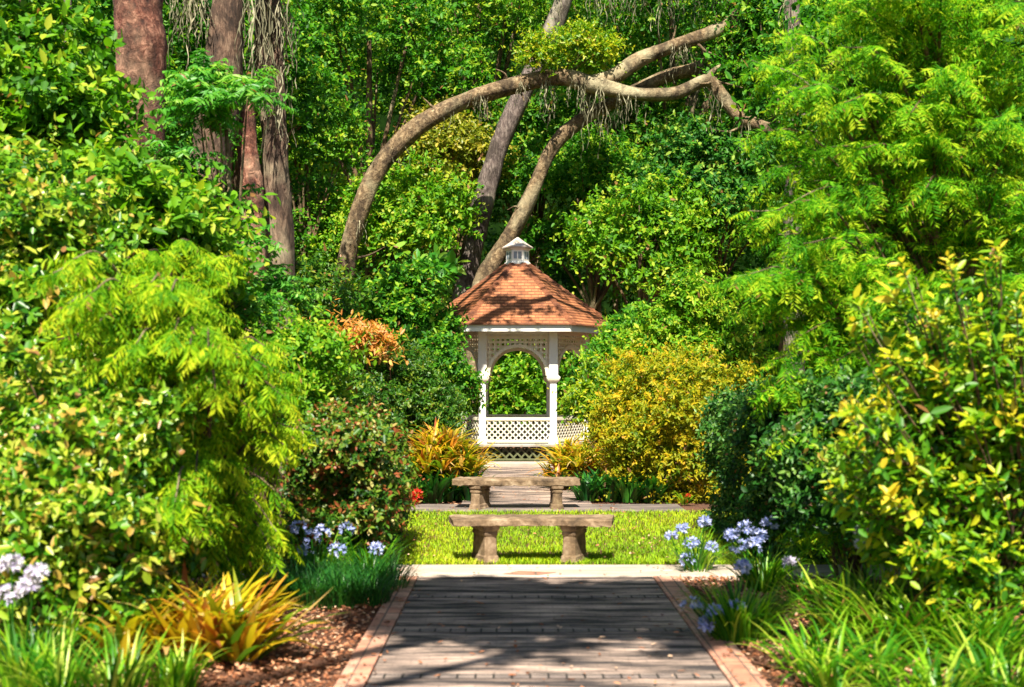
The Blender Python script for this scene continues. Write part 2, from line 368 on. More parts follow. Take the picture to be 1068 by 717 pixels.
def tube_arrays(path, rad, n=6, rng=None, rough=0.0):
    path = np.asarray(path, float); m = len(path)
    rad = np.interp(np.linspace(0, 1, m), np.linspace(0, 1, len(rad)), rad)
    tan = unit(np.gradient(path, axis=0)); ref = np.array([0.31, 0.95, 0.02])
    a = unit(np.cross(tan, ref) + 1e-6); b = np.cross(tan, a)
    th = np.linspace(0, 2*np.pi, n, endpoint=False)
    rr = rad[:, None] * np.ones((m, n))
    if rng is not None and rough:
        ph = rng.uniform(0, 6.28, 6); s = np.cumsum(np.r_[0, np.linalg.norm(np.diff(path, axis=0), axis=1)]) / max(rad.max(), 1e-3)
        for s0 in rng.uniform(0, s[-1], 5): rr = rr * (1 + 1.0*rough*np.exp(-((s[:, None]-s0)/0.55)**2)*(0.5+0.5*np.cos(th[None]-rng.uniform(0, 6.28))))
        rr = rr * (1 + rough*(0.5*np.sin(3*th[None]+ph[0]+0.35*s[:, None]) + 0.35*np.sin(5*th[None]+ph[1]-0.6*s[:, None])
                   + 0.35*np.sin(0.45*s[:, None]+ph[2]) + 0.4*np.sin(2*th[None]+0.8*s[:, None]+ph[3])) + rough*0.5*rng.normal(0, 0.5, (m, n)))
    V = path[:, None] + rr[..., None]*(a[:, None]*np.cos(th)[None, :, None] + b[:, None]*np.sin(th)[None, :, None])
    i = np.arange(m-1)[:, None]; j = np.arange(n)[None]
    q = np.stack([i*n+j, i*n+(j+1) % n, (i+1)*n+(j+1) % n, (i+1)*n+j], -1).reshape(-1, 4)
    return V.reshape(-1, 3), q
def tubes(name, items, mat, parent, n=6, rng=None, rough=0.0, cat=6):
    Vs, Fs, o = [], [], 0
    for pts, rad in items:
        V, q = tube_arrays(catmull(pts, cat) if len(pts) > 2 else np.asarray(pts, float), rad, n, rng, rough)
        Vs.append(V); Fs.append(q + o); o += len(V)
    return np_mesh(name, np.vstack(Vs), np.vstack(Fs), mat, parent, smooth=True)

def leaves_obj(name, arrs, mat, parent, shape='rhomb', fold=0.18, curl=0.12):
    Pn, D, N, L, W, v = [np.concatenate(a) for a in zip(*arrs)]
    ok = Pn[:, 2] > (0.02 if Pn[:, 2].max() > 0.1 else -9)
    V, Fc, vf = leaf_faces(Pn[ok], D[ok], N[ok], L[ok], W[ok], v[ok], shape, fold, curl)
    return np_mesh(name, V, Fc, mat, parent, val=vf)

def stems(rng, base, cen, r0, name='branches', mat=None, parent=None, k=None, n=5):
    items = []
    sel = cen if k is None or k >= len(cen) else cen[rng.choice(len(cen), k, replace=False)]
    for c in sel:
        b = np.asarray(base, float) + rng.normal(0, r0*2.0, 3)*[1,1,0]
        mid = b*0.5 + c*0.5 + np.array([0,0,0.12])*np.linalg.norm(c-b) + rng.normal(0, 0.08, 3)*np.linalg.norm(c-b)
        items.append(([b, mid, c], [r0, r0*0.6, r0*0.22]))
    return tubes(name, items, mat or BARK['twig'], parent, n, cat=5)

def shrub(name, label, cat, seed, c, r, mat, leaf=(0.07, 0.035), n=1800, k=9, m=40, sub=0.30, L=0.22, mode='spiral', droop=0.2,
          spread=0.62, hang=0.0, up=0.25, ybias=0.55, shape='leaf', tone=0.5, group=None, zmin=-0.4, flat=0.85, stem_r=0.02, trunk=None, base=None, bark='twig', fill=(0.62, 0.95), nst=14):
    """a leafy shrub (or a small tree when trunk is given) as a lumpy ellipsoid of clumps of leafy shoots"""
    rng = RG(seed); c = np.asarray(c, float); r = np.asarray(r, float)
    b = np.array([c[0], c[1], 0.0]) if base is None else np.asarray(base, float)
    root = empty(name, label, cat, b, group)
    cen, rad = clumps(rng, c, r, m, sub, zmin, ybias*0.8, fill)
    B, D = crown_shoots(rng, c, cen, rad, n, ybias, up, flat=flat)
    Ls = L*rng.uniform(0.6, 1.3, len(B))*np.where(rng.random(len(B)) < 0.10, rng.uniform(1.5, 2.5, len(B)), 1.0)
    a = shoots(rng, B, D, Ls, k, leaf[0], leaf[1], mode, droop, spread, hang, tone)
    leaves_obj('crown' if trunk else 'foliage', [a], G[mat], root, shape)
    if trunk:
        top = np.array([c[0], c[1], c[2] + 0.2*r[2]])
        items = [([b, (b*0.6+top*0.4) + rng.normal(0, 0.12, 3)*[1,1,0], top], [trunk, trunk*0.75, trunk*0.35])]
        s0 = b*0.45 + top*0.55
        for q in cen[rng.choice(len(cen), min(nst, len(cen)), replace=False)]:
            items.append(([s0, (s0+q)/2 + np.array([0,0,0.1*r[2]]), q], [trunk*0.4, trunk*0.25, trunk*0.08]))
        tubes('trunk', items, BARK[bark], root, 7, rng, 0.06, cat=5)
    else:
        stems(rng, b, cen, stem_r, 'stems', BARK[bark], root, nst)
    return root

def blade_arrays(rng, base, az, L, W, a0, a1, val, segs=5, tipp=1.6, fold=0.25, twist=0.0):
    """strap leaves: leave the base at angle a0 from vertical, bend over to a1 at the tip"""
    n = len(base); t = np.linspace(0, 1, segs+1)
    ang = a0[:, None] + (a1-a0)[:, None]*t[None]**1.4
    ds = L[:, None]/segs
    h = np.concatenate([np.zeros((n,1)), np.cumsum(np.sin((ang[:, 1:]+ang[:, :-1])/2)*ds, 1)], 1)
    z = np.concatenate([np.zeros((n,1)), np.cumsum(np.cos((ang[:, 1:]+ang[:, :-1])/2)*ds, 1)], 1)
    out = np.stack([np.cos(az), np.sin(az), np.zeros(n)], 1); side = np.stack([-np.sin(az), np.cos(az), np.zeros(n)], 1)
    c = base[:, None] + out[:, None]*h[..., None] + UP*z[..., None]
    nrm = -out[:, None]*np.cos(ang)[..., None] + UP*np.sin(ang)[..., None]
    wd = (W[:, None]*(0.55+0.45*np.minimum(t*3, 1))[None]*(1-t[None]**tipp)**0.8 + 0.0006)[..., None]*0.5
    tw = side[:, None]*np.ones((1, segs+1, 1)) + nrm*twist
    l = c + tw*wd + nrm*wd*fold; r = c - tw*wd + nrm*wd*fold
    V = np.stack([l, c, r], 2).reshape(-1, 3)       # n, segs+1, 3
    st = (segs+1)*3; i = (np.arange(n)*st)[:, None, None]; s = (np.arange(segs)*3)[None, :, None]
    q = np.array([[0,1,4,3],[1,2,5,4]])
    Fc = (i[..., None] + s[..., None] + q[None, None]).reshape(-1, 4)
    vf = np.repeat(val, segs*2)
    return V, Fc, vf
def blades_obj(name, parts, mat, parent):
    Vs, Fs, vs, o = [], [], [], 0
    for V, Fc, v in parts: Vs.append(V); Fs.append(Fc+o); vs.append(v); o += len(V)
    return np_mesh(name, np.vstack(Vs), np.vstack(Fs), mat, parent, val=np.concatenate(vs))
def tuft(rng, c, n, spread, L, W, a0=(0.05, 0.6), a1=(0.9, 2.0), tone=0.5, segs=5, azr=None, fold=0.25):
    ang = rng.uniform(0, 2*np.pi, n) if azr is None else rng.uniform(*azr, n)
    rr = spread*np.sqrt(rng.random(n))
    base = np.stack([c[0]+rr*np.cos(ang), c[1]+rr*np.sin(ang), np.full(n, c[2])], 1)
    az = ang + rng.normal(0, 0.35, n)
    val = np.clip(rng.random(n)*0.9 + tone - 0.45, 0, 1)
    return blade_arrays(rng, base, az, rng.uniform(*L, n), rng.uniform(*W, n), rng.uniform(*a0, n), rng.uniform(*a1, n), val, segs, fold=fold)

def flower_head(rng, parent, c, rad, mat, n=34, pet=0.035, name='flower_head', base=None, stem_mat=None):
    d = fib_dirs(rng, n, -0.35); Pn, Dn = [], []
    ctr = c + d*rad*rng.uniform(0.75, 1.0, (n,1))
    s = unit(np.cross(d, [0.3,0.2,0.9])); u = np.cross(d, s); arr = []
    for q in range(5):
        a = q*2*np.pi/5 + rng.uniform(0, 1, n)[:, None]
        pd = unit(d*0.55 + (s*np.cos(a)+u*np.sin(a))*0.8)
        arr.append((ctr - d*rad*0.15, pd, d + 0, np.full(n, pet)*rng.uniform(0.8,1.2,n), np.full(n, pet*0.5), rng.random(n)))
    h = leaves_obj(name, arr, G[mat], parent, 'rhomb', 0.1, -0.1)
    if base is not None:
        tubes('flower_stem', [([base, base*0.5+c*0.5+rng.normal(0,0.01,3), c], [0.006,0.005,0.005])], G['strap'] if stem_mat is None else stem_mat, h_parent(h, parent), 5, cat=5)
    return h
def h_parent(h, parent): return parent

def moss_strands(rng, tops, L, W, dens=5):
    dens = 10; W = W*0.5
    """hanging grey moss: bundles of thin wavy ribbons under each top point"""
    parts = []
    for p, ln in zip(tops, L):
        n = dens; base = p + rng.normal(0, 0.085, (n, 3))*[1,1,0.4]
        V, Fc, v = blade_arrays(rng, base, rng.uniform(0, 6.28, n), ln*rng.uniform(0.25, 1.1, n), W*rng.uniform(0.5, 1.3, n),
                                np.full(n, 2.75)+rng.normal(0,0.12,n), np.full(n, 3.14)+rng.normal(0,0.10,n), rng.random(n), 12, 2.0, 0.5)
        fr = rng.uniform(5, 13, n); ph = rng.uniform(0, 6.28, (2, n)); st = V.shape[0]//n; W3 = V.reshape(n, st, 3); zz = W3[:, :, 2] - base[:, None, 2]; am = 0.035*np.minimum(-zz*3, 1)
        W3[:, :, 0] += am*np.sin(zz*fr[:, None]+ph[0][:, None]); W3[:, :, 1] += am*np.sin(zz*fr[:, None]*0.8+ph[1][:, None]); V = W3.reshape(-1, 3) + rng.normal(0, 0.006, V.shape); parts.append((V, Fc, v))
    return parts

# =================================================================== SETTING
def grid_sheet(name, x0, x1, y0, y1, z, mat, kind='structure', nx=1, ny=1):
    xs = np.linspace(x0, x1, nx+1); ys = np.linspace(y0, y1, ny+1)
    V = np.array([(a, b, z) for b in ys for a in xs]); i = np.arange(ny)[:, None]; j = np.arange(nx)[None]
    q = np.stack([i*(nx+1)+j, i*(nx+1)+j+1, (i+1)*(nx+1)+j+1, (i+1)*(nx+1)+j], -1).reshape(-1, 4)
    o = np_mesh(name, V, q, mat); o['kind'] = kind; return o
grid_sheet('ground', -400, 400, -400, 400, 0.0, M_SOIL)
# rise added behind the wood, keeps bright sky out of the leaf gaps
def added_hill():
    xs = np.linspace(-70, 70, 57); ys = np.linspace(42, 110, 25); rng = RG(3)
    V = []
    for y in ys:
        for x in xs:
            tt = min(1, max(0, (y-43)/22)); h = 27*(tt*tt*(3-2*tt)) - 0.3
            V.append((x, y + 3*math.sin(x*0.12), h*(1+0.08*math.sin(x*0.3+y*0.2)) ))
    nx = len(xs)-1; ny = len(ys)-1; i = np.arange(ny)[:, None]; j = np.arange(nx)[None]
    q = np.stack([i*(nx+1)+j, i*(nx+1)+j+1, (i+1)*(nx+1)+j+1, (i+1)*(nx+1)+j], -1).reshape(-1, 4)
    o = np_mesh('added_hill', np.array(V), q, M_FFLOOR, smooth=True); o['kind'] = 'structure'
added_hill()

PX0, PX1 = -0.78, 1.17
def slab(name, x0, x1, y0, y1, z0, z1, mat, bevel=0.006):
    mb = MB(); mb.box(x0, x1, y0, y1, z0, z1); o = mb.build(name, mat, None, bevel); o['kind'] = 'structure'; return o
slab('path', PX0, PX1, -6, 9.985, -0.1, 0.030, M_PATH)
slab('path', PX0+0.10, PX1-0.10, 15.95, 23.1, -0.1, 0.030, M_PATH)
slab('walk', -4.2, 6.5, 10.0, 10.62, -0.1, 0.034, M_WALK)
slab('walk', -2.2, 2.2, 15.1, 15.93, -0.1, 0.036, concrete_mat('weathered_concrete', (0.34,0.27,0.23), (0.10,0.085,0.08)))
slab('kerb', PX0-0.165, PX0-0.006, -6, 9.985, -0.1, 0.036, M_BORDER)
slab('kerb', PX1+0.006, PX1+0.205, -6, 9.985, -0.1, 0.036, M_BORDER)
for yy in (9.02, 7.80, 6.58, 5.36):
    grid_sheet('path_band', PX0+0.01, PX1-0.01, yy-0.05, yy+0.05, 0.034, M_BAND)
mb = MB(); mb.add([(0.16-0.24,10.08,0.038),(0.16+0.06,10.03,0.038),(0.16+0.22,10.17,0.038),(0.16-0.10,10.24,0.038)], [(0,1,2,3)])
o = mb.build('path_inlay', M_INLAY); o['kind'] = 'structure'
# steps up to the summerhouse
slab('step', -0.55, 0.95, 23.15, 23.62, -0.1, 0.10, M_WALK, 0.01)
slab('lawn_base', -4.6, 7.0, 10.64, 15.08, -0.05, 0.022, (lambda: (lambda m: m)(M_SOIL))())

def lawn():
    rng = RG(11); n = 72000
    # denser near the camera, where single blades show
    u = rng.random(n); y = 10.65 + (15.06-10.65)*u**1.35; x = rng.uniform(-3.2, 4.6, n)
    base = np.stack([x, y, np.full(n, 0.02)], 1)
    pat = 0.5 + 0.22*np.sin(x*1.3+y*0.8) + 0.18*np.sin(x*3.1-y*2.2+1) + 0.15*np.sin(x*7.3+y*5.1) + np.where(x < -0.2, 0.18, -0.04)
    val = np.clip(0.55*rng.random(n) + 0.4*pat, 0, 1)
    V, Fc, v = blade_arrays(rng, base, rng.uniform(0, 6.28, n), rng.uniform(0.03, 0.065, n), rng.uniform(0.006, 0.012, n),
                            rng.uniform(0.0, 0.4, n), rng.uniform(0.5, 1.5, n), val, 2)
    o = blades_obj('grass', [(V, Fc, v)], G['grass'], None); tag(o, 'short bright yellow-green lawn between the two stone benches', 'grass', kind='stuff')
lawn()
def litter():
    rng = RG(13); n = 800; y = 6 + 17*rng.random(n)**1.6; x = np.where(rng.random(n) < 0.45, rng.choice([-0.9, 1.3], n) + rng.normal(0, 0.09, n), rng.uniform(-1.0, 1.4, n))
    z = np.where((y > 10.64) & (y < 15.08), 0.07, 0.046); Pn = np.stack([x, y, z], 1); az = rng.uniform(0, 6.28, n)
    D = np.stack([np.cos(az), np.sin(az), rng.normal(0, 0.15, n)], 1); N = np.stack([rng.normal(0,0.3,n), rng.normal(0,0.3,n), np.ones(n)], 1)
    V, Fc, v = leaf_faces(Pn, D, N, rng.uniform(0.02, 0.06, n), rng.uniform(0.010, 0.026, n), rng.random(n), 'leaf', 0.2, 0.1)
    o = np_mesh('leaf_litter', V, Fc, G['mulch'], val=v); tag(o, 'dry brown leaves and bark crumbs scattered over the path', 'leaf litter', kind='stuff')
litter()
def mulch():
    rng = RG(12); n = 26000; x = np.where(rng.random(n) < 0.5, rng.uniform(-3.4, PX0-0.18, n), rng.uniform(PX1+0.22, 4.2, n)); y = rng.uniform(5.6, 10.0, n)
    Pn = np.stack([x, y, 0.022 + rng.random(n)*0.02], 1); az = rng.uniform(0, 6.28, n)
    D = np.stack([np.cos(az), np.sin(az), rng.normal(0, 0.25, n)], 1); N = np.stack([rng.normal(0,0.4,n), rng.normal(0,0.4,n), np.ones(n)], 1)
    V, Fc, v = leaf_faces(Pn, D, N, rng.uniform(0.02, 0.06, n), rng.uniform(0.010, 0.026, n), rng.random(n), 'rhomb', 0.2, 0.05)
    o = np_mesh('mulch', V, Fc, G['mulch'], val=v); tag(o, 'reddish brown bark mulch chips covering the beds beside the path', 'mulch', kind='stuff')
mulch()

# =================================================================== SUMMERHOUSE (gazebo)
def gazebo():
    gx, gy = 0.12, 25.86
    root = empty('gazebo', 'white lattice garden gazebo with an orange shingled roof and a small cupola', 'gazebo', (gx, gy, 0))
    Rp, FL, EAVE = 1.456, 0.40, 2.74
    cor = [np.array([Rp*math.cos(R(a)), Rp*math.sin(R(a)), 0]) for a in (-120, -60, 0, 60, 120, 180)]
    # deck
    mb = MB(); ring = lambda rr, z: [(rr*math.cos(R(a)), rr*math.sin(R(a)), z) for a in (-120,-60,0,60,120,180)]
    mb.loft([ring(Rp+0.14, FL-0.06), ring(Rp+0.14, FL)]); mb.build('deck', M_DECK, root, 0.008)
    for k in range(6):
        A, Bc = cor[k], cor[(k+1) % 6]; ud = unit(Bc-A); ln = np.linalg.norm(Bc-A); nd = np.cross(ud, UP)
        def bx(mb, u0, u1, z0, z1, d0, d1):
            q = lambda u, d, z: A + ud*u + nd*d + UP*z
            mb.hexa([q(u0,d1,z0), q(u1,d1,z0), q(u1,d0,z0), q(u0,d0,z0), q(u0,d1,z1), q(u1,d1,z1), q(u1,d0,z1), q(u0,d0,z1)])
        def bar(mb, p0, p1, wd, d0, d1):
            p0 = np.array(p0); p1 = np.array(p1); t = p1-p0; l = np.linalg.norm(t)
            if l < 0.02: return
            t /= l; s = np.array([-t[1], t[0]])*wd/2
            q = lambda p, d: A + ud*p[0] + nd*d + UP*p[1]
            mb.hexa([q(p0-s,d1), q(p1-s,d1), q(p1-s,d0), q(p0-s,d0), q(p0+s,d1), q(p1+s,d1), q(p1+s,d0), q(p0+s,d0)])
        def diamond(mb, u0, u1, z0, z1, pitch, wd):
            for sgn, (d0, d1) in ((1, (0.0, 0.008)), (-1, (0.0085, 0.0165))):
                c = -3.0
                while c < 3.0:
                    # line z = zc + sgn*(u-u0) + c
                    us = [u0, u1]; lo, hi = u0, u1
                    f = lambda u: z0 + c + sgn*(u-u0)
                    a_, b_ = (z0 - z0 - c)/sgn + u0, (z1 - z0 - c)/sgn + u0
                    lo = max(u0, min(a_, b_)); hi = min(u1, max(a_, b_))
                    if hi - lo > 0.03: bar(mb, (lo, f(lo)), (hi, f(hi)), wd, d0, d1)
                    c += pitch
        # post with a capital
        def rect(h, z, c=0.012): return [(A[0]+sx*(h-cx), A[1]+sy*(h-cy), z) for sx, sy, cx, cy in ((-1,-1,c,0),(1,-1,c,0),(1,-1,0,c),(1,1,0,c),(1,1,c,0),(-1,1,c,0),(-1,1,0,c),(-1,-1,0,c))]
        mb = MB(); mb.loft([rect(0.10, FL+0.002), rect(0.10, FL+0.12), rect(0.072, FL+0.15), rect(0.070, 1.66)]); po = mb.build('post', M_WHITE, root)
        mb = MB(); mb.loft([rect(0.075, 1.655), rect(0.11, 1.68), rect(0.125, 1.70), rect(0.14, 1.74), rect(0.14, 1.775), rect(0.10, 1.80)]); mb.build('capital', M_CREAM, po)
        mb = MB(); mb.loft([rect(0.094, 1.79), rect(0.090, EAVE-0.01)]); mb.build('post_top', M_WHITE, po)
        # railing
        mb = MB(); g = 0.075
        bx(mb, g, ln-g, FL+0.48, FL+0.54, -0.035, 0.035); bx(mb, g, ln-g, FL+0.03, FL+0.075, -0.03, 0.03)
        diamond(mb, g, ln-g, FL+0.07, FL+0.49, 0.122, 0.024); mb.build('railing', M_CREAM, root)
        # skirt lattice under the floor
        mb = MB(); bx(mb, 0, ln, 0.06, 0.10, 0.05, 0.07); diamond(mb, 0, ln, 0.08, FL-0.05, 0.16, 0.035); mb.build('skirt_lattice', M_DARKLAT, root)
        # arched frieze: square lattice above an arch
        g = 0.10; u0, u1 = g, ln-g; uc = ln/2; ra = (u1-u0)/2 + 0.0; zs = 1.80; rout = ra + 0.0
        arch_z = lambda u: zs + math.sqrt(max(rout**2 - (u-uc)**2, 0))
        mb = MB(); pitch = 0.105
        u = u0 + pitch*0.5
        while u < u1:
            if arch_z(u) < EAVE-0.12: bar(mb, (u, arch_z(u)), (u, EAVE-0.09), 0.040, 0.0, 0.010)
            u += pitch
        z = zs + 0.05
        while z < EAVE-0.12:
            du = math.sqrt(max(rout**2 - (z-zs)**2, 0)) if z < zs + rout else 0
            if du > 0:
                bar(mb, (u0, z), (uc-du, z), 0.040, 0.0105, 0.020); bar(mb, (uc+du, z), (u1, z), 0.040, 0.0105, 0.020)
            else: bar(mb, (u0, z), (u1, z), 0.040, 0.0105, 0.020)
            z += pitch
        mb.build('frieze_lattice', M_CREAM, root)
        mb = MB(); bx(mb, u0, u1, EAVE-0.10, EAVE-0.012, -0.03, 0.04); mb.build('frieze_beam', M_WHITE, root)
        mb = MB(); rings = []
        for i in range(25):
            th = math.pi*i/24; cs, sn = math.cos(th), math.sin(th)
            q = lambda rr, d: tuple(A + ud*(uc - rr*cs) + nd*d + UP*(zs + rr*sn))
            rings.append([q(ra-0.055, 0.045), q(ra+0.012, 0.045), q(ra+0.012, -0.03), q(ra-0.055, -0.03)])
        mb.loft(rings); mb.build('arch_trim', M_CREAM, root, smooth=False)
    # soffit and fascia
    Rr = 2.15
    mb = MB(); mb.loft([ring(Rr-0.03, EAVE), ring(Rr-0.03, EAVE+0.02)]); mb.build('soffit', M_CREAM, root)
    mb = MB()
    for z0, z1, r0, r1 in ((EAVE-0.06, EAVE+0.075, Rr-0.025, Rr+0.005),):
        a, b = ring(r0, z0), ring(r1, z0); c, d = ring(r0, z1), ring(r1, z1)
        for k in range(6):
            k2 = (k+1) % 6; mb.hexa([b[k], b[k2], a[k2], a[k], d[k], d[k2], c[k2], c[k]])
    mb.build('fascia', M_WHITE, root)
    # roof in overlapping courses, slightly bell-shaped
    Vs, Fs, uvs = [], [], []; NC = 21; zt, ze = 4.22, EAVE+0.085; rt = 0.24; re = Rr+0.06
    prof = lambda t: (re + (rt-re)*t, ze + (zt-ze)*(t*0.93 + 0.07*t*t))
    slope = math.hypot(re-rt, zt-ze)
    for i in range(NC):
        t0, t1 = i/NC, (i+1.25)/NC
        (ra_, za), (rb, zb) = prof(t0), prof(min(t1, 1.0))
        for k in range(6):
            a0, a1 = R(-120+60*k), R(-60+60*k)
            p = lambda r_, a, z: (r_*math.cos(a), r_*math.sin(a), z)
            n = len(Vs)
            Vs += [p(ra_+0.012, a0, za-0.014), p(ra_+0.012, a1, za-0.014), p(ra_+0.012, a1, za+0.016), p(ra_+0.012, a0, za+0.016), p(rb, a1, zb), p(rb, a0, zb)]
            Fs += [(n, n+1, n+2, n+3), (n+3, n+2, n+4, n+5)]
            v0, v1 = i*0.105, (i+1.25)*0.105; ha, hb = ra_/2, rb/2; ko = k*7.13
            uvs += [(ko-ha, v0), (ko+ha, v0), (ko+ha, v0), (ko-ha, v0), (ko-ha, v0), (ko+ha, v0), (ko+hb, v1), (ko-hb, v1)]
    me_o = np_mesh('roof', np.array(Vs)+np.array([gx, gy, 0]), np.array(Fs), M_ROOF, root, uv=np.array(uvs))
    for k in range(6):
        mb = MB(); a = R(-60+60*k); ct = np.array([math.cos(a), math.sin(a), 0]); sd_ = np.array([-math.sin(a), math.cos(a), 0])
        for i in range(14):
            (r0, z0), (r1, z1) = prof(i/14), prof(min((i+1.15)/14, 1))
            q = lambda r_, z, s_, dz: tuple(ct*r_ + sd_*s_ + UP*(z+dz))
            mb.hexa([q(r0+.02,z0,-.07,-.02), q(r0+.02,z0,.07,-.02), q(r1,z1,.07,-.02), q(r1,z1,-.07,-.02), q(r0+.02,z0,-.035,.034), q(r0+.02,z0,.035,.034), q(r1,z1,.035,.022), q(r1,z1,-.035,.022)])
        mb.build('ridge_cap', M_ROOF, me_o)
    # cupola
    mb = MB(); mb.loft([ring(0.285, 4.17), ring(0.285, 4.23), ring(0.25, 4.25), ring(0.25, 4.50), ring(0.29, 4.52), ring(0.29, 4.545)]); cu = mb.build('cupola', M_WHITE, root, 0.006)
    mb = MB(); mb.loft([ring(0.33, 4.546), ring(0.335, 4.57), ring(0.17, 4.68), ring(0.02, 4.79)]); mb.build('cupola_roof', paint_mat('pale_weathered_shingle', (0.55,0.47,0.42)), cu)
    for k in range(6):
        a = R(-90+60*k); ct = np.array([math.cos(a), math.sin(a), 0]); s_ = np.array([-math.sin(a), math.cos(a), 0]); ap = 0.25*0.866
        mb = MB(); q = lambda d, s, z: tuple(ct*(ap+d) + s_*s + UP*z)
        for s0, s1 in ((-0.085, -0.012), (0.012, 0.085)):
            mb.hexa([q(0.004,s0,4.31), q(0.004,s1,4.31), q(-0.01,s1,4.31), q(-0.01,s0,4.31), q(0.004,s0,4.46), q(0.004,s1,4.46), q(-0.01,s1,4.46), q(-0.01,s0,4.46)])
        mb.build('cupola_window', M_GLASS, cu)
gazebo()

# =================================================================== STONE BENCHES
def bench(label, cx, cy, wd, top, th, curve, legs):
    root = empty('stone_bench', label, 'bench', (cx, cy, 0), 'stone benches on either side of the lawn'); rng = RG(int(cy*10))
    # seat: arc sweep with a rounded, worn edge; curve > 0: ends come towards the camera
    dp = 0.40; prof = [(-.5,-.38),(-.485,-.5),(.485,-.5),(.5,-.38),(.5,.30),(.47,.5),(-.47,.5),(-.5,.30)]
    rings = []; N = 34
    for i in range(N+1):
        u = -wd/2 + wd*i/N; yo = -curve*(u/(wd/2))**2; sl = -2*curve*u/(wd/2)**2; nrm = math.hypot(1, sl)
        e = 1 - 0.05*max(0, abs(i-N/2)/(N/2)-0.94)*16
        rings.append([(u - sl/nrm*p[0]*dp + rng.normal(0,0.003), yo + p[0]*dp/nrm + rng.normal(0,0.004), top - th/2 + p[1]*th*e + rng.normal(0,0.003)) for p in prof])
    mb = MB(); mb.loft(rings); mb.build('seat', M_STONE, root)
    lt = top - th - 0.001
    for x, y, rot, w_, d_ in legs:
        secs = [(0.0,1.28,1.16),(0.045,1.28,1.16),(0.055,1.20,1.10),(0.085,1.14,1.06),(0.10,1.0,1.0),(lt-0.10,0.92,0.96),(lt-0.085,1.06,1.03),(lt-0.07,1.06,1.03),(lt-0.055,1.0,1.0),(lt-0.035,1.22,1.12),(lt,1.25,1.14)]
        rr = []
        for z, a, b in secs:
            hw, hd, c = w_/2*a, d_/2*b, 0.012
            pts = [(-hw+c,-hd),(hw-c,-hd),(hw,-hd+c),(hw,hd-c),(hw-c,hd),(-hw+c,hd),(-hw,hd-c),(-hw,-hd+c)]
            cs, sn = math.cos(R(rot)), math.sin(R(rot))
            rr.append([(x+px*cs-py*sn+rng.normal(0,0.0012), y+px*sn+py*cs+rng.normal(0,0.0012), max(z,0.03)) for px, py in pts])
        mb = MB(); mb.loft(rr); mb.build('leg', M_STONE, root)
bench('weathered stone bench on the paved edge in front of the lawn', 0.18, 10.86, 1.46, 0.432, 0.064, 0.05, [(-0.425,0,24,0.125,0.30), (0.385,0,-24,0.125,0.30)])
bench('smaller looking stone bench on the far edge of the lawn, before the gazebo path', 0.05, 15.42, 1.58, 0.42, 0.085, -0.05, [(-0.46,0,-24,0.13,0.32), (0.52,0,4,0.13,0.30)])

# =================================================================== TREES WITH TRUNKS IN VIEW
def tree(name, label, limbs, bark, seed, base, crown=None, mat='forest', leaf=(0.16,0.08), n=1500, k=9, moss=None, rough=0.11, sub=0.5, group=None, moss_w=0.03, shoot=0.5):
    group = group or {'tall_tree': 'tall trunks at the upper left', 'oak_tree': 'oaks with mossy limbs', 'slender_tree': 'slender pale trunks'}.get(name)
    rng = RG(seed); root = empty(name, label, 'tree', base, group)
    tubes('trunk', limbs, BARK[bark], root, 14, rng, rough, cat=8)
    if crown:
        cen = np.array([c[:3] for c in crown]); rad = np.array([c[3] for c in crown])
        B, D = crown_shoots(rng, cen.mean(0), cen, rad, n, 0.2, 0.2, 0.3)
        leaves_obj('crown', [shoots(rng, B, D, shoot*rng.uniform(0.6, 1.3, len(B)), k, leaf[0], leaf[1], 'spiral', 0.15, 0.6)], G[mat], root, 'leaf')
    if moss:
        tops = np.array([m_[:3] for m_ in moss]); ln = [m_[3] for m_ in moss]
        for prt in moss_strands(rng, tops, ln, moss_w, 7): blades_obj('moss_bundle', [prt], G['moss'], root)
    return root

Yo = 29.5
def pl(pts, Y): return [P(a, b, Y + (c[0] if c else 0)) for a, b, *c in pts]
main = pl([(352,430),(354,340),(358,298),(364,258),(378,212),(398,172),(434,134),(484,106),(540,88),(584,81),(622,90)], Yo)
forkA = pl([(610,89),(640,80),(668,62),(702,48),(742,34),(766,20),(800,-20)], Yo)
forkB = pl([(612,88),(642,94),(672,99),(706,97),(738,84),(754,102),(772,122),(796,133),(822,140),(850,130)], Yo-0.3)
twigB = pl([(736,86),(744,74),(752,68)], Yo-0.3)
rng_m = RG(55)
def side_twigs(path, n, seed):
    g = RG(seed); c = catmull(path, 10); out = []
    for i in g.integers(len(c)//4, len(c)-2, n):
        d = unit(g.normal(0, 1, 3)*[1,0.6,1] + (c[i+1]-c[i])/np.linalg.norm(c[i+1]-c[i])*0.7 + UP*0.35); l = g.uniform(0.35, 1.1)
        k = unit(d + g.normal(0, 0.5, 3)); out.append(([c[i], c[i]+d*l*0.5, c[i]+d*l*0.5+k*l*0.5], [0.045, 0.025, 0.008]))
    return out
def under(path, n, ymin, lmin, lmax, lo=0.0, hi=1.0):
    c = catmull(path, 10); out = []
    for i in rng_m.integers(int(lo*(len(c)-1)), int(hi*(len(c)-1))+1, n):
        p = c[i]; out.append((p[0]+rng_m.normal(0,0.06), p[1]-0.12, p[2]-ymin, rng_m.uniform(lmin, lmax)))
    return out
moss1 = under(main, 9, 0.10, 0.5, 1.7, 0.84, 1.0) + under(main, 10, 0.0, 0.3, 0.7, 0.35, 1.0) + under(forkB, 7, 0.08, 0.4, 1.5) + under(forkA, 6, 0.08, 0.4, 1.0)
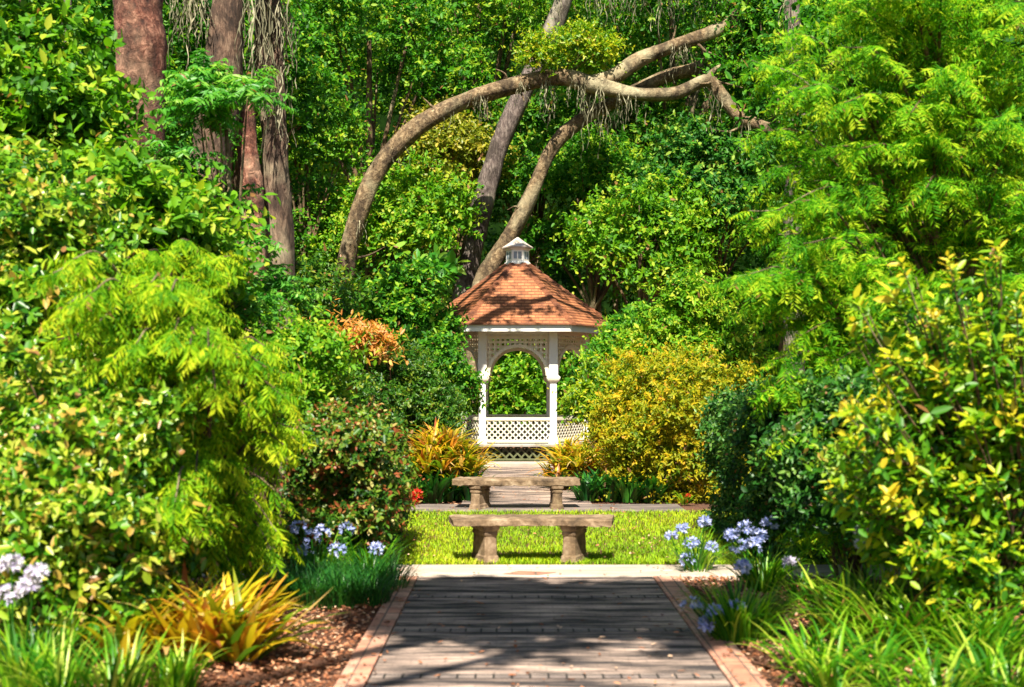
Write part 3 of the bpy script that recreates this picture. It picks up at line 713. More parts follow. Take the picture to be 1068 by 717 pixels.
tree('oak_tree', 'mossy oak whose long limb arches right over the gazebo and forks at its end',
     [(main, [0.31,0.28,0.26,0.235,0.22,0.22,0.22,0.21,0.20,0.20,0.20]), (forkA, [0.20,0.19,0.17,0.15,0.12]), (forkB, [0.19,0.17,0.15,0.15,0.16,0.16,0.13,0.10]), (twigB, [0.08,0.06,0.03])] + side_twigs(main, 12, 56) + side_twigs(forkA, 9, 57) + side_twigs(forkB, 9, 58),
     'oak', 21, (X(352,Yo), Yo, 0), crown=[(*P(830,-70,Yo),1.6),(*P(760,-70,Yo),1.4),(*P(880,110,Yo),0.8)], n=500, moss=moss1)
sec = pl([(498,420),(496,340),(505,292),(530,250),(553,205),(576,155),(606,126),(650,102),(694,80),(736,68),(762,44),(790,10)], Yo+0.7)
tree('oak_tree', 'slimmer oak trunk leaning right from behind the gazebo roof up under the arching limb',
     [(sec, [0.27,0.25,0.22,0.20,0.18,0.17,0.17,0.17,0.17,0.16,0.12])] + side_twigs(sec, 7, 59), 'oak', 22, (X(498,Yo+.7), Yo+.7, 0), crown=[(*P(800,-60,Yo+1),1.3)], n=150, moss=under(sec, 6, 0.05, 0.4, 1.2, 0.5, 1.0))
thr = pl([(480,420),(484,330),(490,272),(503,212),(522,150),(546,96),(570,45),(590,-8),(610,-70)], Yo+2.2)
tree('oak_tree', 'straight grey trunk leaning slightly right behind the arching oak limb',
     [(thr, [0.32,0.30,0.27,0.26,0.25,0.24,0.24])], 'pale', 23, (X(480,Yo+2.2), Yo+2.2, 0), crown=[(*P(600,-100,Yo+2),1.7),(*P(690,-80,Yo+2.5),1.5)], n=350,
     moss=[(*P(a, b, Yo+1.6), l) for a, b, l in ((618,-5,.8),(634,-8,1.5),(652,-4,.6),(668,-8,1.0),(700,-4,1.2),(728,-8,1.4),(744,-5,.7),(758,-6,1.3),(580,-5,1.0),(690,-8,1.3),(718,-6,.8))])
# fern tuft riding on the limb
shrub('fern_tuft', 'yellow-green resurrection fern growing on top of the arching oak limb', 'fern', 24, P(592,58,Yo), (1.15,0.5,0.55), 'yellowgreen', (0.10,0.05), 700, 9, 26, 0.34, 0.3, base=P(590,82,Yo), ybias=0.3, stem_r=0.012)

# left-hand trunks
T1 = [np.array([X(140,14),14,0]), P(142,260,14), P(146,145,14), P(147,60,14), P(144,-10,14), P(150,-90,14)]
tl = np.array([X(150,14), 14, Z(-90,14)]); sh = np.array([0.7,-0.62,0])
tree('tall_tree', 'thick red-brown trunk standing among the leafy crowns on the left', 
     [(T1, [0.34,0.31,0.27,0.27,0.29,0.27]),
      ([tl, tl+sh+[0.4,2.2,1.1], tl+sh+[1.9,4.6,1.9], tl+sh+[3.0,6.2,2.0], tl+sh+[4.3,7.0,1.9], tl+sh+[5.6,7.6,2.2]], [0.22,0.17,0.14,0.11,0.09,0.04]),
      ([tl, tl+sh+[0.0,2.4,1.8], tl+sh+[1.6,5.9,3.0], tl+sh+[3.3,7.9,2.9], tl+sh+[5.2,8.0,3.2]], [0.18,0.12,0.10,0.07,0.03]),
      ([tl+sh+[1.9,4.6,1.9], tl+sh+[2.7,5.4,2.6], tl+sh+[3.9,6.0,3.0]], [0.08,0.06,0.03])], 'red', 25, (X(140,14),14,0),
     crown=[(*(tl+sh+[-0.8,0.2,1.2]),0.9),(*(tl+sh+[2.6,6.3,2.6]),0.42),(*(tl+sh+[3.4,6.0,2.2]),0.40),(*(tl+sh+[4.6,7.3,2.4]),0.40),(*(tl+sh+[5.2,7.2,2.9]),0.36),(*(tl+sh+[3.3,7.4,3.0]),0.36)], n=230, rough=0.10)
Y2 = 20
tree('tall_tree', 'brown barked trunk leaning right with strips of grey moss beside it',
     [([np.array([X(200,Y2),Y2,0]), P(208,260,Y2), P(222,150,Y2), P(230,80,Y2), P(238,0,Y2), P(246,-80,Y2)], [0.36,0.34,0.33,0.31,0.28,0.26])], 'grey', 26, (X(200,Y2),Y2,0),
     crown=[(*P(230,-90,Y2),1.1)], n=150, moss=[(*P(a, b, Y2-0.4), l) for a, b, l in ((182,-5,.7),(190,-5,1.1),(200,-5,.8),(212,-5,1.0),(258,-5,1.2),(268,-5,1.6),(196,10,.7),(206,-4,1.5))])
Y3 = 21
tree('tall_tree', 'moss draped grey trunk standing right of the brown leaning trunk',
     [([np.array([X(296,Y3),Y3,0]), P(292,290,Y3), P(287,180,Y3), P(285,80,Y3), P(283,-10,Y3), P(284,-80,Y3)], [0.34,0.27,0.23,0.20,0.17,0.15]),
      ([P(287,190,Y3), P(278,120,Y3-.1), P(270,60,Y3-.2), P(272,-20,Y3-.2)], [0.14,0.10,0.08,0.06])], 'grey', 27, (X(296,Y3),Y3,0),
     crown=[(*P(290,-100,Y3),1.1)], n=150, moss=[(*P(a, b, Y3-0.5), l) for a, b, l in ((270,40,.9),(275,50,1.0),(294,5,1.2),(288,70,1.3),(298,20,.8),(280,90,.9),(283,0,1.8),(290,110,1.5),(276,-5,1.0),(300,-5,1.0))], moss_w=0.04)
tree('tall_tree', 'short bare brown trunk between the leaning trunk and the moss draped grey one',
     [([np.array([X(268,20.4),20.4,0]), P(264,220,20.4), P(262,180,20.4), P(257,140,20.4), P(262,90,20.4)], [0.24,0.20,0.17,0.16,0.10])], 'red', 28, (X(268,20.4),20.4,0))
tree('slender_tree', 'thin pale sapling trunk rising at the far left behind broad leaves',
     [([np.array([X(66,15),15,0]), P(66,200,15), P(63,110,15), P(70,40,15), P(68,-30,15)], [0.09,0.085,0.075,0.07,0.06])], 'pale', 29, (X(66,15),15,0))
tree('slender_tree', 'pale moss covered trunk half hidden behind the feathery plumes on the right',
     [([np.array([X(826,27),27,0]), P(828,330,27), P(826,240,27), P(832,120,27), P(826,0,27), P(828,-60,27)], [0.26,0.22,0.2,0.17,0.15])], 'pale', 30, (X(826,27),27,0),
     moss=[(*P(a, b, 26.6), l) for a, b, l in ((822,110,.8),(830,130,1.2),(834,60,1.0),(826,20,1.1),(820,-5,1.0))])
# oak that shades the path: stands beside the photographer
def shade_oak():
    base = np.array([-5.6, -2.2, 0]); t = np.array([-5.0, -1.8, 5.6])
    limbs = [([base, base+[0.2,0.1,2.8], t], [0.36,0.30,0.26]), ([t, t+[1.8,1.2,1.1], np.array([-1.4,1.6,6.9]), np.array([0.2,3.2,7.0]), np.array([0.9,3.6,7.0])], [0.16,0.12,0.08,0.05,0.03]), ([t, t+[2.2,0.9,1.4], np.array([-0.8,1.2,7.1]), np.array([0.5,2.6,7.1])], [0.13,0.09,0.06,0.03])]
    tree('oak_tree', 'spreading oak beside the photographer whose shade falls across the near path', limbs, 'oak', 31, base,
         crown=[(-0.65, 3.62, 7.1, 0.46), (0.05, 3.47, 7.0, 0.46), (0.65, 3.62, 6.9, 0.45), (-0.25, 3.17, 7.2, 0.42), (-0.95, 2.97, 7.0, 0.36), (0.45, 3.07, 7.2, 0.36), (1.05, 3.37, 7.0, 0.38), (-0.3, 2.0, 7.0, 0.12), (0.7, 2.15, 7.0, 0.13), (-0.6, 3.3, 7.1, 0.42), (0.1, 3.0, 7.0, 0.42), (0.75, 3.3, 7.1, 0.42), (-0.7, 2.7, 7.0, 0.34), (0.9, 2.7, 7.0, 0.3)],
         mat='forest', leaf=(0.14,0.075), n=3800, k=9, shoot=0.32)
shade_oak()

# =================================================================== BACKGROUND WOOD
def forest():
    rng = RG(41); m = 420
    cen = np.stack([rng.uniform(-24, 25, m), rng.uniform(36.5, 42, m), rng.uniform(0.5, 17.5, m)], 1); rad = rng.uniform(0.9, 1.9, m)
    B, D = crown_shoots(rng, (0, 46, 2), cen, rad, 21000, 0.75, 0.3, 0.6)
    a = shoots(rng, B, D, 0.8*rng.uniform(0.6, 1.3, len(B)), 10, 0.22, 0.11, 'spiral', 0.15, 0.6)
    o = leaves_obj('forest', [a], G['forest'], None, 'rhomb'); tag(o, 'dense green wood closing the view behind the gazebo', 'forest', kind='stuff')
    # side woods that fill in behind the borders
    for s, x0, x1, lab in ((42, -13, -6.5, 'dense leafy wood behind the left border'), (43, 6.5, 14, 'dense leafy wood behind the right border')):
        rng = RG(s); m = 150
        y = rng.uniform(17, 36, m); cen = np.stack([np.sign(x0)*(np.minimum(abs(x0), abs(x1)) + rng.random(m)*4.5 + (y-17)*0.16), y, rng.uniform(0.4, 13, m)], 1); rad = rng.uniform(0.8, 1.5, m)
        B, D = crown_shoots(rng, (x0*1.5, 30, 2), cen, rad, 4200, 0.5, 0.3, 0.6)
        a = shoots(rng, B, D, 0.6*rng.uniform(0.6, 1.3, len(B)), 9, 0.20, 0.10, 'spiral', 0.15, 0.6)
        o = leaves_obj('forest', [a], G['forest'], None, 'rhomb'); tag(o, lab, 'forest', kind='stuff')
forest()
def bgtree(label, seed, px, py, Y, rpx, rpy, mat, n=1300, leaf=(0.125,0.068), m=46, sub=0.28, trunk=0.12, tone=0.55, name='leafy_tree', cat='tree', **kw):
    s = Y/F; c = P(px, py, Y); r = (rpx*s, min(rpx*s*0.8, 2.2), rpy*s)
    return shrub(name, label, cat, seed, c, r, mat, leaf, int(n*1.35), 9, m, sub, 0.42, trunk=trunk, tone=tone, group='trees closing the view behind the garden', **kw)
bgtree('emerald leaved tree filling the view above the left end of the arching limb', 101, 385, 60, 34, 110, 95, 'emerald', 1900, trunk=0.2)
bgtree('bright green bushy tree inside the curve of the arching limb', 102, 428, 245, 31, 62, 75, 'bright', 1100)
bgtree('olive tinted tree under the top of the arch, left of the grey trunk', 103, 468, 172, 33, 52, 52, 'olive', 800)
bgtree('light green tree left of the arching oak trunk, right of the mossy grey trunk', 104, 318, 150, 31, 44, 78, 'bright', 1000, tone=0.45)
bgtree('dark green tree below the oak fork, right of the leaning trunk', 105, 618, 232, 33, 85, 90, 'emerald', 1500, tone=0.52)
bgtree('yellow flecked green tree directly right of the gazebo roof', 106, 668, 262, 29, 66, 70, 'bright', 1200, tone=0.5)
bgtree('blue-green tree between the oak fork and the feathery plumes', 107, 742, 208, 30, 70, 82, 'bluegreen', 1500)
bgtree('deep green tree at the top of the picture above the oak fork', 108, 700, 30, 35, 130, 80, 'emerald', 1600, trunk=0.2, tone=0.54)
bgtree('emerald shrub seen through the arch of the gazebo', 109, 545, 402, 33.2, 78, 84, 'bright', 1800, trunk=0.06, tone=0.50)
bgtree('pale yellow-green shrub at the foot of the arching oak trunk', 110, 402, 346, 27, 58, 38, 'yellowgreen', 1100, (0.12,0.06), tone=0.36, trunk=0.06)
bgtree('tall green tree above the fern tuft at the top centre', 111, 500, 20, 36, 95, 70, 'bright', 1200, trunk=0.2)
bgtree('green tree at the top right behind the feathery plumes', 112, 820, 80, 30, 75, 120, 'emerald', 1500, trunk=0.2, tone=0.5)
bgtree('dark green tree behind the three trunks at the upper left', 113, 230, 120, 25, 110, 140, 'emerald', 1900, trunk=0.2, tone=0.45)
bgtree('deep green tree behind the far left crown', 114, 40, 120, 20, 120, 180, 'emerald', 1500, (0.12,0.065), trunk=0.2, tone=0.45)
bgtree('dark green tree behind the feathery plumes at the far right', 115, 1000, 160, 18, 190, 220, 'emerald', 2000, (0.12,0.065), trunk=0.2, tone=0.42)
bgtree('mid green tree between the grey trunk and the slimmer leaning oak', 117, 556, 175, 34.5, 48, 95, 'forest', 1200, tone=0.45)
bgtree('green tree directly below the fork of the arching limb', 118, 640, 140, 35, 60, 70, 'forest', 1100, tone=0.5)
bgtree('bright green low tree left of the foot of the arching oak', 119, 308, 262, 31.5, 46, 56, 'bright', 900, tone=0.42, trunk=0.05)
bgtree('shaded green shrub left of the gazebo behind the azalea mound', 116, 300, 350, 22, 75, 75, 'azalea', 1200, (0.09,0.05), trunk=0.05)

# =================================================================== MIDDLE DISTANCE
shrub('azalea_shrub', 'dark rounded shrub of fine leaves left of the gazebo', 'shrub', 120, P(402,424,19)-[0,0,.1], (1.22,0.9,0.95), 'azalea', (0.065,0.030), 2600, 10, 60, 0.24, 0.2, tone=0.5)
shrub('azalea_shrub', 'dark low shrub between the red tinged hedge and the spiky golden clump', 'shrub', 121, P(345,440,16.5), (0.9,0.7,0.85), 'azalea', (0.06,0.03), 1700, 10, 40, 0.26, 0.2)
shrub('orange_shrub', 'small shrub with salmon orange leaves above the dark rounded azalea', 'shrub', 122, P(366,361,18), (0.50,0.4,0.20), 'orange', (0.10,0.035), 330, 9, 22, 0.34, 0.22, tone=0.58)
shrub('leafy_shrub', 'tall green shrub crowding the left side of the gazebo', 'shrub', 123, P(424,350,23.2), (0.80,0.7,1.30), 'emerald', (0.11,0.055), 1500, 9, 44, 0.28, 0.3, tone=0.5)
shrub('leafy_shrub', 'light green shrub with big round leaves left of the gazebo roof', 'shrub', 124, P(444,302,24.4), (0.42,0.4,0.40), 'pinnate', (0.26,0.19), 60, 7, 12, 0.4, 0.35, tone=0.62, base=(X(444,24.4),24.4,0), nst=8)
shrub('leafy_shrub', 'dark leafy shrub reaching over the left gazebo post', 'shrub', 125, P(458,402,22.6), (0.58,0.55,0.9), 'emerald', (0.09,0.045), 1000, 9, 34, 0.30, 0.24, tone=0.45)
shrub('leafy_shrub', 'green shrub hiding the right side of the gazebo', 'shrub', 126, P(652,398,22.2), (0.72,0.65,1.12), 'emerald', (0.10,0.05), 1500, 9, 44, 0.28, 0.26, tone=0.46)
shrub('leafy_shrub', 'broad yellow flecked shrub behind the golden bush, right of the gazebo', 'shrub', 127, P(716,366,21), (0.98,0.8,1.2), 'bright', (0.09,0.045), 2000, 9, 50, 0.26, 0.25, tone=0.55)
shrub('leafy_shrub', 'light green lower shrub between the gazebo post and the golden bush', 'shrub', 128, P(634,428,20), (0.50,0.5,0.75), 'yellowgreen', (0.08,0.035), 900, 9, 30, 0.3, 0.22, tone=0.42)
shrub('golden_shrub', 'large golden yellow shrub right of the gazebo path', 'shrub', 129, P(712,450,17)-[0,0,.04], (1.36,0.85,1.10), 'gold', (0.060,0.026), 5000, 10, 110, 0.17, 0.18, tone=0.36, fill=(0.55,1.12), zmin=-0.85)

GROUPS = {'ginger_clump': 'golden clumps beside the gazebo path', 'cast_iron_plant': 'dark strap leaved plants at the lawn edge', 'red_flower_plant': 'small red flowering plants', 'lily_plant': 'lily clumps in the front borders', 'grass_tuft': 'dark grass tufts left of the path', 'agapanthus_plant': 'agapanthus plants in flower'}
def strap_plant(name, label, cat, seed, c, parts, mat, group=None, child='leaves'):
    group = group or GROUPS.get(name)
    rng = RG(seed); root = empty(name, label, cat, (c[0], c[1], 0), group)
    blades_obj(child, [tuft(rng, np.array([c[0]+dx, c[1]+dy, 0.02]), **kw) for dx, dy, kw in parts], G[mat], root)
    return root, rng
# golden ginger clumps either side of the gazebo path
rng = RG(140)
for lab, px, Y, sx, hgt, n, sd_ in (('big spiky golden clump left of the gazebo path', 458, 16.9, 0.66, 0.72, 64, 141), ('smaller spiky golden clump right of the gazebo path, beside the golden shrub', 604, 18.4, 0.40, 0.55, 30, 142)):
    c = (X(px,Y), Y)
    root = empty('ginger_clump', lab, 'plant', (c[0], c[1], 0), GROUPS['ginger_clump']); g = RG(sd_); tf = []; stm = []
    for q in range(n):
        x, y = g.normal(0, sx*0.46), g.normal(0, 0.25); hh = hgt*max(0.1, 1-(x/(sx*1.25))**2)*g.uniform(0.15, 1.0)
        top = np.array([c[0]+x, c[1]+y, 0.02+hh]); stm.append(([top*[1,1,0], top], [0.014, 0.010]))
        tf.append(tuft(g, top, 26, 0.05, (0.28, 0.62), (0.040, 0.075), (0.05, 1.2), (1.0, 2.4), 0.42 + 0.16*hh/hgt))
    blades_obj('leaves', tf, G['goldstrap'], root); tubes('stems', stm, BARK['twig'], root, 5)
for lab, px, Y, sd_ in (('dark strap leaved plant under the left golden clump', 440, 16.3, 143), ('dark strap leaved plant under the golden shrub, right of the far bench', 625, 16.5, 144), ('dark strap leaved plant at the right foot of the golden shrub', 668, 16.4, 145), ('dark strap leaved plant between the left golden clump and the far bench', 480, 16.5, 146)):
    c = (X(px,Y), Y); strap_plant('cast_iron_plant', lab, 'plant', sd_, c, [(dx, 0, dict(n=60, spread=0.14, L=(0.35,0.62), W=(0.045,0.085), a0=(0.05,0.6), a1=(0.9,1.9))) for dx in (-0.16, 0.16)], 'mondo')
# red flowering plants
for lab, px, py, Y, sd_, h in (('small plant with bright red flower spikes beside the left golden clump', 431, 522, 15.9, 147, 0.18), ('tiny red flower at the foot of the golden shrub', 714, 523, 16.0, 148, 0.075)):
    c = P(px, py, Y); root, r_ = strap_plant('red_flower_plant', lab, 'plant', sd_, c, [(0,0,dict(n=18, spread=0.05, L=(0.15,0.3), W=(0.02,0.04)))], 'strap')
    flower_head(r_, root, c, h*0.55, 'red', 34, h*0.28)
    flower_head(r_, root, c+[0.05,0,0.07], h*0.4, 'red', 26, h*0.28)

# =================================================================== HEDGES
def hedge(label, seed, x0, x1, y0, y1, h, mat, leaf, n, tone=0.5, k=9):
    rng = RG(seed); c = ((x0+x1)/2, (y0+y1)/2, 0)
    root = empty('hedge', label, 'hedge', c)
    # points on the faces of a soft-edged box, pushed in and out by a lumpy field
    u = rng.random((n, 3)); f = rng.choice(5, n, p=[0.34, 0.10, 0.18, 0.18, 0.20])
    B = np.stack([x0+(x1-x0)*u[:,0], y0+(y1-y0)*u[:,1], h*u[:,2]], 1); Nn = np.zeros((n,3))
    for q, (ax, v, s) in enumerate(((1,y0,-1),(1,y1,1),(0,x0,-1),(0,x1,1),(2,h,1))):
        k_ = f == q; B[k_, ax] = v; Nn[k_, ax] = s
    lump = 0.09*np.sin(B[:,0]*7+B[:,2]*5)+0.07*np.sin(B[:,2]*11-B[:,0]*4+B[:,1]*6)+0.05*np.sin(B[:,1]*13+B[:,2]*9)
    # round the upper corners
    ctr = np.array([c[0], c[1], h*0.5]); q = (B-ctr)/np.array([(x1-x0)/2,(y1-y0)/2,h/2]); over = np.sort(np.abs(q),1)[:,1]
    B = B + Nn*(lump - 0.05 - (0.10 if seed == 150 else 0.18)*np.clip(over-0.75,0,1)*1.3 - rng.random(n)*0.14)[:,None]
    B[:,2] = np.maximum(B[:,2], 0.04)
    D = unit(Nn*0.8 + UP*0.45 + rng.normal(0,0.4,(n,3)))
    leaves_obj('foliage', [shoots(rng, B, D, 0.15*rng.uniform(0.6,1.4,n), k, leaf[0], leaf[1], 'spiral', 0.1, 0.62, tone=tone)], G[mat], root, 'leaf')
    cen = np.stack([rng.uniform(x0+.1,x1-.1,18), rng.uniform(y0+.1,y1-.1,18), rng.uniform(h*.5,h*.95,18)],1)
    items = [([np.array([a*0.6+c[0]*0.4, b*0.6+c[1]*0.4, 0]), np.array([a,b,z*.5]), np.array([a,b,z])],[0.02,0.014,0.006]) for a,b,z in cen]
    tubes('stems', items, BARK['twig'], root, 5, cat=4)
    return root
hedge('red tinged green hedge left of the lawn, behind the blue flowers', 150, X(308,10.2), X(396,10.2), 10.0, 12.2, 1.24, 'redhedge', (0.052,0.028), 4600, 0.38)
hedge('dark glossy green hedge at the right edge of the lawn', 151, X(785,10.8), X(905,10.8), 10.8, 13.2, 1.50, 'darkhedge', (0.054,0.027), 4300, 0.52)

# =================================================================== LEFT FOREGROUND
shrub('broadleaf_tree', 'broad leaved green tree filling the upper left corner', 'tree', 160, P(20,190,11.5), (0.95,0.8,1.85), 'bright', (0.115,0.060), 1900, 9, 66, 0.20, 0.30, trunk=0.09, tone=0.43, fill=(0.35,1.1))
shrub('broadleaf_tree', 'bright broad leaved crown below the red-brown trunk at the upper left', 'tree', 167, P(140,254,11.0), (0.72,0.7,0.66), 'bright', (0.11,0.056), 1500, 9, 50, 0.22, 0.28, trunk=0.06, tone=0.47, fill=(0.35,1.1), base=(X(140,11),11,0))
def frond_tree():
    """small tree with arching pinnate fronds"""
    Y = 12.6; rng = RG(161); base = np.array([X(240,Y), Y, 0]); root = empty('pinnate_tree', 'fresh green tree with feather shaped drooping leaves in front of the mossy trunks', 'tree', base)
    c = P(236,225,Y); tips = []; arr = []; items = [([base, base*0.5+c*0.5+[0.1,0,0], c+[0,0,.9]], [0.07,0.05,0.02])]
    cl = [(212,92),(228,98),(258,104),(210,132),(210,118),(186,168),(200,205),(232,215),(180,250),(225,245),(250,262),(278,300),(292,318),(200,310),(240,310),(165,220),(160,310),(262,330),(222,280)]
    for px, py in cl:
        q = P(px, py, Y + rng.uniform(-0.6, 0.5)); s0 = base*0.4 + c*0.6 + rng.normal(0,0.1,3)
        items.append(([s0, (s0+q)/2+[0,0,0.15], q], [0.025,0.016,0.008])); n = 30
        d = fib_dirs(rng, n, -0.2, 0.5); B = q + d*0.07; D = unit(d*[1,1,0.5] + UP*0.25)
        arr.append(shoots(rng, B, D, 0.48*rng.uniform(0.7,1.25,n), 22, 0.125, 0.034, 'pinnate', 0.42, 0.80, 0.35, tone=0.5, t0=0.12))
    leaves_obj('crown', arr, G['pinnate'], root, 'rhomb', 0.12, 0.15); tubes('trunk', items, BARK['twig'], root, 7, cat=5)
frond_tree()

def plume_tree(name, label, seed, base, branches, mat, k=16, nl=(0.06,0.010), blen=0.34, nb=26, hang=0.25, trunk=None, droop=0.25, tone=0.5, side_spread=0.75, cat='tree', roll=0.7):
    """feathery tree or shrub: arching branches, each lined with drooping pinnate sprays"""
    rng = RG(seed); root = empty(name, label, cat, base); arr = []; items = list(trunk or [])
    for br in branches:
        path = catmull(br, 10); m = len(path); items.append((br, [0.020,0.013,0.008,0.004]))
        t = np.sort(rng.uniform(0.15, 1.0, nb)); idx = np.clip((t*(m-1)).astype(int), 0, m-2)
        B = path[idx] + (path[idx+1]-path[idx])*((t*(m-1))-idx)[:,None]; tan = unit(path[idx+1]-path[idx])
        s = unit(np.cross(tan, UP)+1e-4); sg = np.where(np.arange(nb)%2==0,1.0,-1.0)[:,None]
        D = unit(tan*0.75 + s*sg*0.75 + rng.normal(0,0.30,(nb,3)) - UP*0.20)
        D[-1] = tan[-1]
        Ls = blen*(1.1-0.55*t)*rng.uniform(0.7,1.25,nb)
        arr.append(shoots(rng, B, D, Ls, k, nl[0], nl[1], 'pinnate', droop, side_spread, hang, tone=tone, t0=0.05, roll=roll))
    leaves_obj('crown' if cat == 'tree' else 'foliage', arr, G[mat], root, 'rhomb', 0.1, 0.1)
    tubes('trunk' if cat == 'tree' else 'stems', items, BARK['twig'], root, 6, cat=6)
    return root
def arch_branch(p0, tip, lift, rng):
    p0 = np.asarray(p0, float); tip = np.asarray(tip, float); d = np.linalg.norm(tip-p0)
    return [p0, p0*0.67+tip*0.33+UP*lift*d*0.9, p0*0.3+tip*0.7+UP*lift*d, tip]
# weeping yellow-green shrub
rng = RG(162); Yw = 8.7; wb = np.array([X(180,Yw), Yw, 0]); brs = []
for i in range(135):
    tip = P(rng.uniform(100, 306), rng.uniform(250, 600), Yw + rng.uniform(-0.75, 0.5))
    lim = 300 - max(0, 330-Yw*0)*0
    if (tip[2] > 1.9 and tip[0] > X(235,Yw)): tip[2] -= 0.5
    brs.append(arch_branch(wb + [rng.normal(0,0.12), 0.25+rng.normal(0,0.12), max(0.2, tip[2]*0.55+rng.normal(0,0.1))], tip, 0.22, rng))
for i in range(60):
    tip = P(rng.uniform(55, 225), rng.uniform(270, 560), rng.uniform(6.9, 7.9)); brs.append(arch_branch(tip*0.45 + wb*0.55 + [0.1, 0.1, tip[2]*0.35], tip, 0.2, rng))
plume_tree('weeping_shrub', 'yellow-green weeping shrub with narrow hanging leaves, left of the hedge', 162, wb, brs, 'weeping', 18, (0.088,0.0135), 0.28, 26, 0.75, trunk=[([wb, wb+[0,0.25,0.9], wb+[0.1,0.25,2.0]],[0.05,0.04,0.015])], droop=0.35, cat='shrub', tone=0.56)
shrub('camellia_shrub', 'glossy broad leaved shrub at the left edge with pale sunlit leaves', 'shrub', 163, P(66,520,7.3), (0.60,0.55,0.74), 'camellia', (0.066,0.034), 2900, 9, 76, 0.20, 0.2, tone=0.54, fill=(0.45,1.18), zmin=-0.8)
shrub('camellia_shrub', 'taller glossy leaved shrub at the far left behind the pale leaved one', 'shrub', 164, P(10,350,9.0), (0.85,0.6,1.15), 'camellia', (0.075,0.040), 2300, 9, 64, 0.20, 0.22, tone=0.50, fill=(0.45,1.18))
shrub('leafy_shrub', 'mixed green shrub between the weeping shrub and the red tinged hedge', 'shrub', 165, P(285,415,11.6), (0.62,0.6,0.74), 'bright', (0.062,0.03), 1700, 9, 50, 0.22, 0.2, tone=0.48, fill=(0.5,1.15))
shrub('camellia_shrub', 'low glossy shrub with brown tinged leaves beside the orange spiky plant', 'shrub', 166, P(110,590,8.0), (0.45,0.4,0.36), 'camellia', (0.060,0.030), 1100, 9, 30, 0.3, 0.18, tone=0.5)

rng = RG(167)
c = (X(215,7.0), 7.0)
strap_plant('dracaena_plant', 'orange and yellow spiky plant at the edge of the mulch on the left', 'plant', 168, c,
  [(rng.uniform(-0.5,0.28), rng.normal(0.05,0.10), dict(n=26, spread=0.09, L=(0.36,0.66), W=(0.050,0.085), a0=(0.1,1.0), a1=(0.7,1.9), tone=0.52)) for _ in range(15)], 'goldstrap')
# green strap leaves, bottom left corner
rng = RG(169)
for i, (px, Y, lab) in enumerate(((10, 5.95, 'green strap leaved lily in the bottom left corner'), (70, 5.85, 'green strap leaved lily second from the bottom left corner'), (128, 5.9, 'green strap leaved lily below the orange spiky plant'), (170, 6.2, 'small green strap leaved lily nearest the mulch on the left'), (40, 6.5, 'green strap leaved lily below the pale lilac flowers'))):
    c = (X(px,Y), Y)
    strap_plant('lily_plant', lab, 'plant', 170+i, c, [(rng.normal(0,0.07), rng.normal(0,0.07), dict(n=34, spread=0.08, L=(0.28,0.50) if i != 3 else (0.18,0.32), W=(0.016,0.028), a0=(0.0,0.45), a1=(0.5,1.8), tone=0.5)) for _ in range(3)], 'strap')
root = empty('hydrangea_plant', 'plant with pale lilac white flower heads at the lower left edge', 'plant', (X(22,6.25), 6.25, 0)); r_ = RG(176)
for px, py in ((12,590),(30,612),(8,622),(38,600)):
    c = P(px, py, 6.25); flower_head(r_, root, c, 0.055, 'white', 40, 0.034, base=np.array([X(22,6.25), 6.25, 0.0]))
blades_obj('leaves', [tuft(r_, np.array([X(22,6.25), 6.25, 0.02]), 40, 0.1, (0.3,0.5), (0.02,0.03))], G['mondo'], root)

# mondo grass by the path, left: a row of tufts
rng = RG(180)
for i, (px, Y, lab) in enumerate(((302, 8.75, 'dark grass tuft nearest the mulch, left of the path'), (340, 8.65, 'dark grass tuft in the middle of the front row left of the path'), (378, 8.75, 'dark grass tuft touching the left brick border'), (322, 9.25, 'dark grass tuft behind, in front of the red tinged hedge'), (365, 9.3, 'dark grass tuft at the foot of the hedge corner'), (398, 9.4, 'dark grass tuft at the bend of the brick border'))):
    c = (X(px,Y), Y); strap_plant('grass_tuft', lab, 'grass tuft', 181+i, c, [(dx, dy, dict(n=170, spread=0.12, L=(0.22,0.40), W=(0.006,0.011), a0=(0.0,0.5), a1=(0.9,2.3), tone=0.5)) for dx, dy in ((-0.08,0),(0.08,0.03))], 'mondo')

def agapanthus(label, seed, px, Y, n, heads, L=(0.3,0.5), mat='blue', spread=0.12, W=(0.014,0.024), sz=0.06, leafmat='strap', tone=0.45):
    c = (X(px,Y), Y); root, r_ = strap_plant('agapanthus_plant', label, 'plant', seed, c, [(0,0,dict(n=int(n*1.9), spread=spread, L=L, W=W, a0=(0.0,0.6), a1=(0.8,2.0), tone=tone))], leafmat)
    for hx, hy, dy in heads:
        h = P(hx, hy, Y+dy); st = np.array([c[0]+r_.normal(0,0.04)+0.4*(h[0]-c[0]), Y+dy*0.6, 0.03])
        flower_head(r_, root, h, sz*r_.uniform(0.85,1.25), mat, int(r_.integers(14, 24)), 0.036, base=st)
agapanthus('blue flowered agapanthus in front of the red tinged hedge', 190, 335, 9.62, 60, ((312,552,0),(325,562,0),(336,556,-.1),(318,575,0.05),(352,575,-.1)), tone=0.3)
agapanthus('agapanthus with two blue flower heads near the right corner of the hedge', 191, 385, 9.7, 50, ((362,552,0),(392,574,0)), tone=0.3)
agapanthus('agapanthus with tall blue flower heads standing before the lawn on the right', 192, 728, 10.3, 46, ((712,552,.1),(735,545,0),(722,568,0),(716,585,-.1),(742,572,0),(700,560,.1)), (0.25,0.45), sz=0.055, tone=0.35)
agapanthus('agapanthus with a cluster of pale blue flower heads before the dark hedge', 193, 795, 9.3, 90, ((762,560,0),(778,552,.1),(792,560,0),(803,548,.1),(786,570,-.1),(770,572,0)), (0.35,0.55), sz=0.06, tone=0.35)
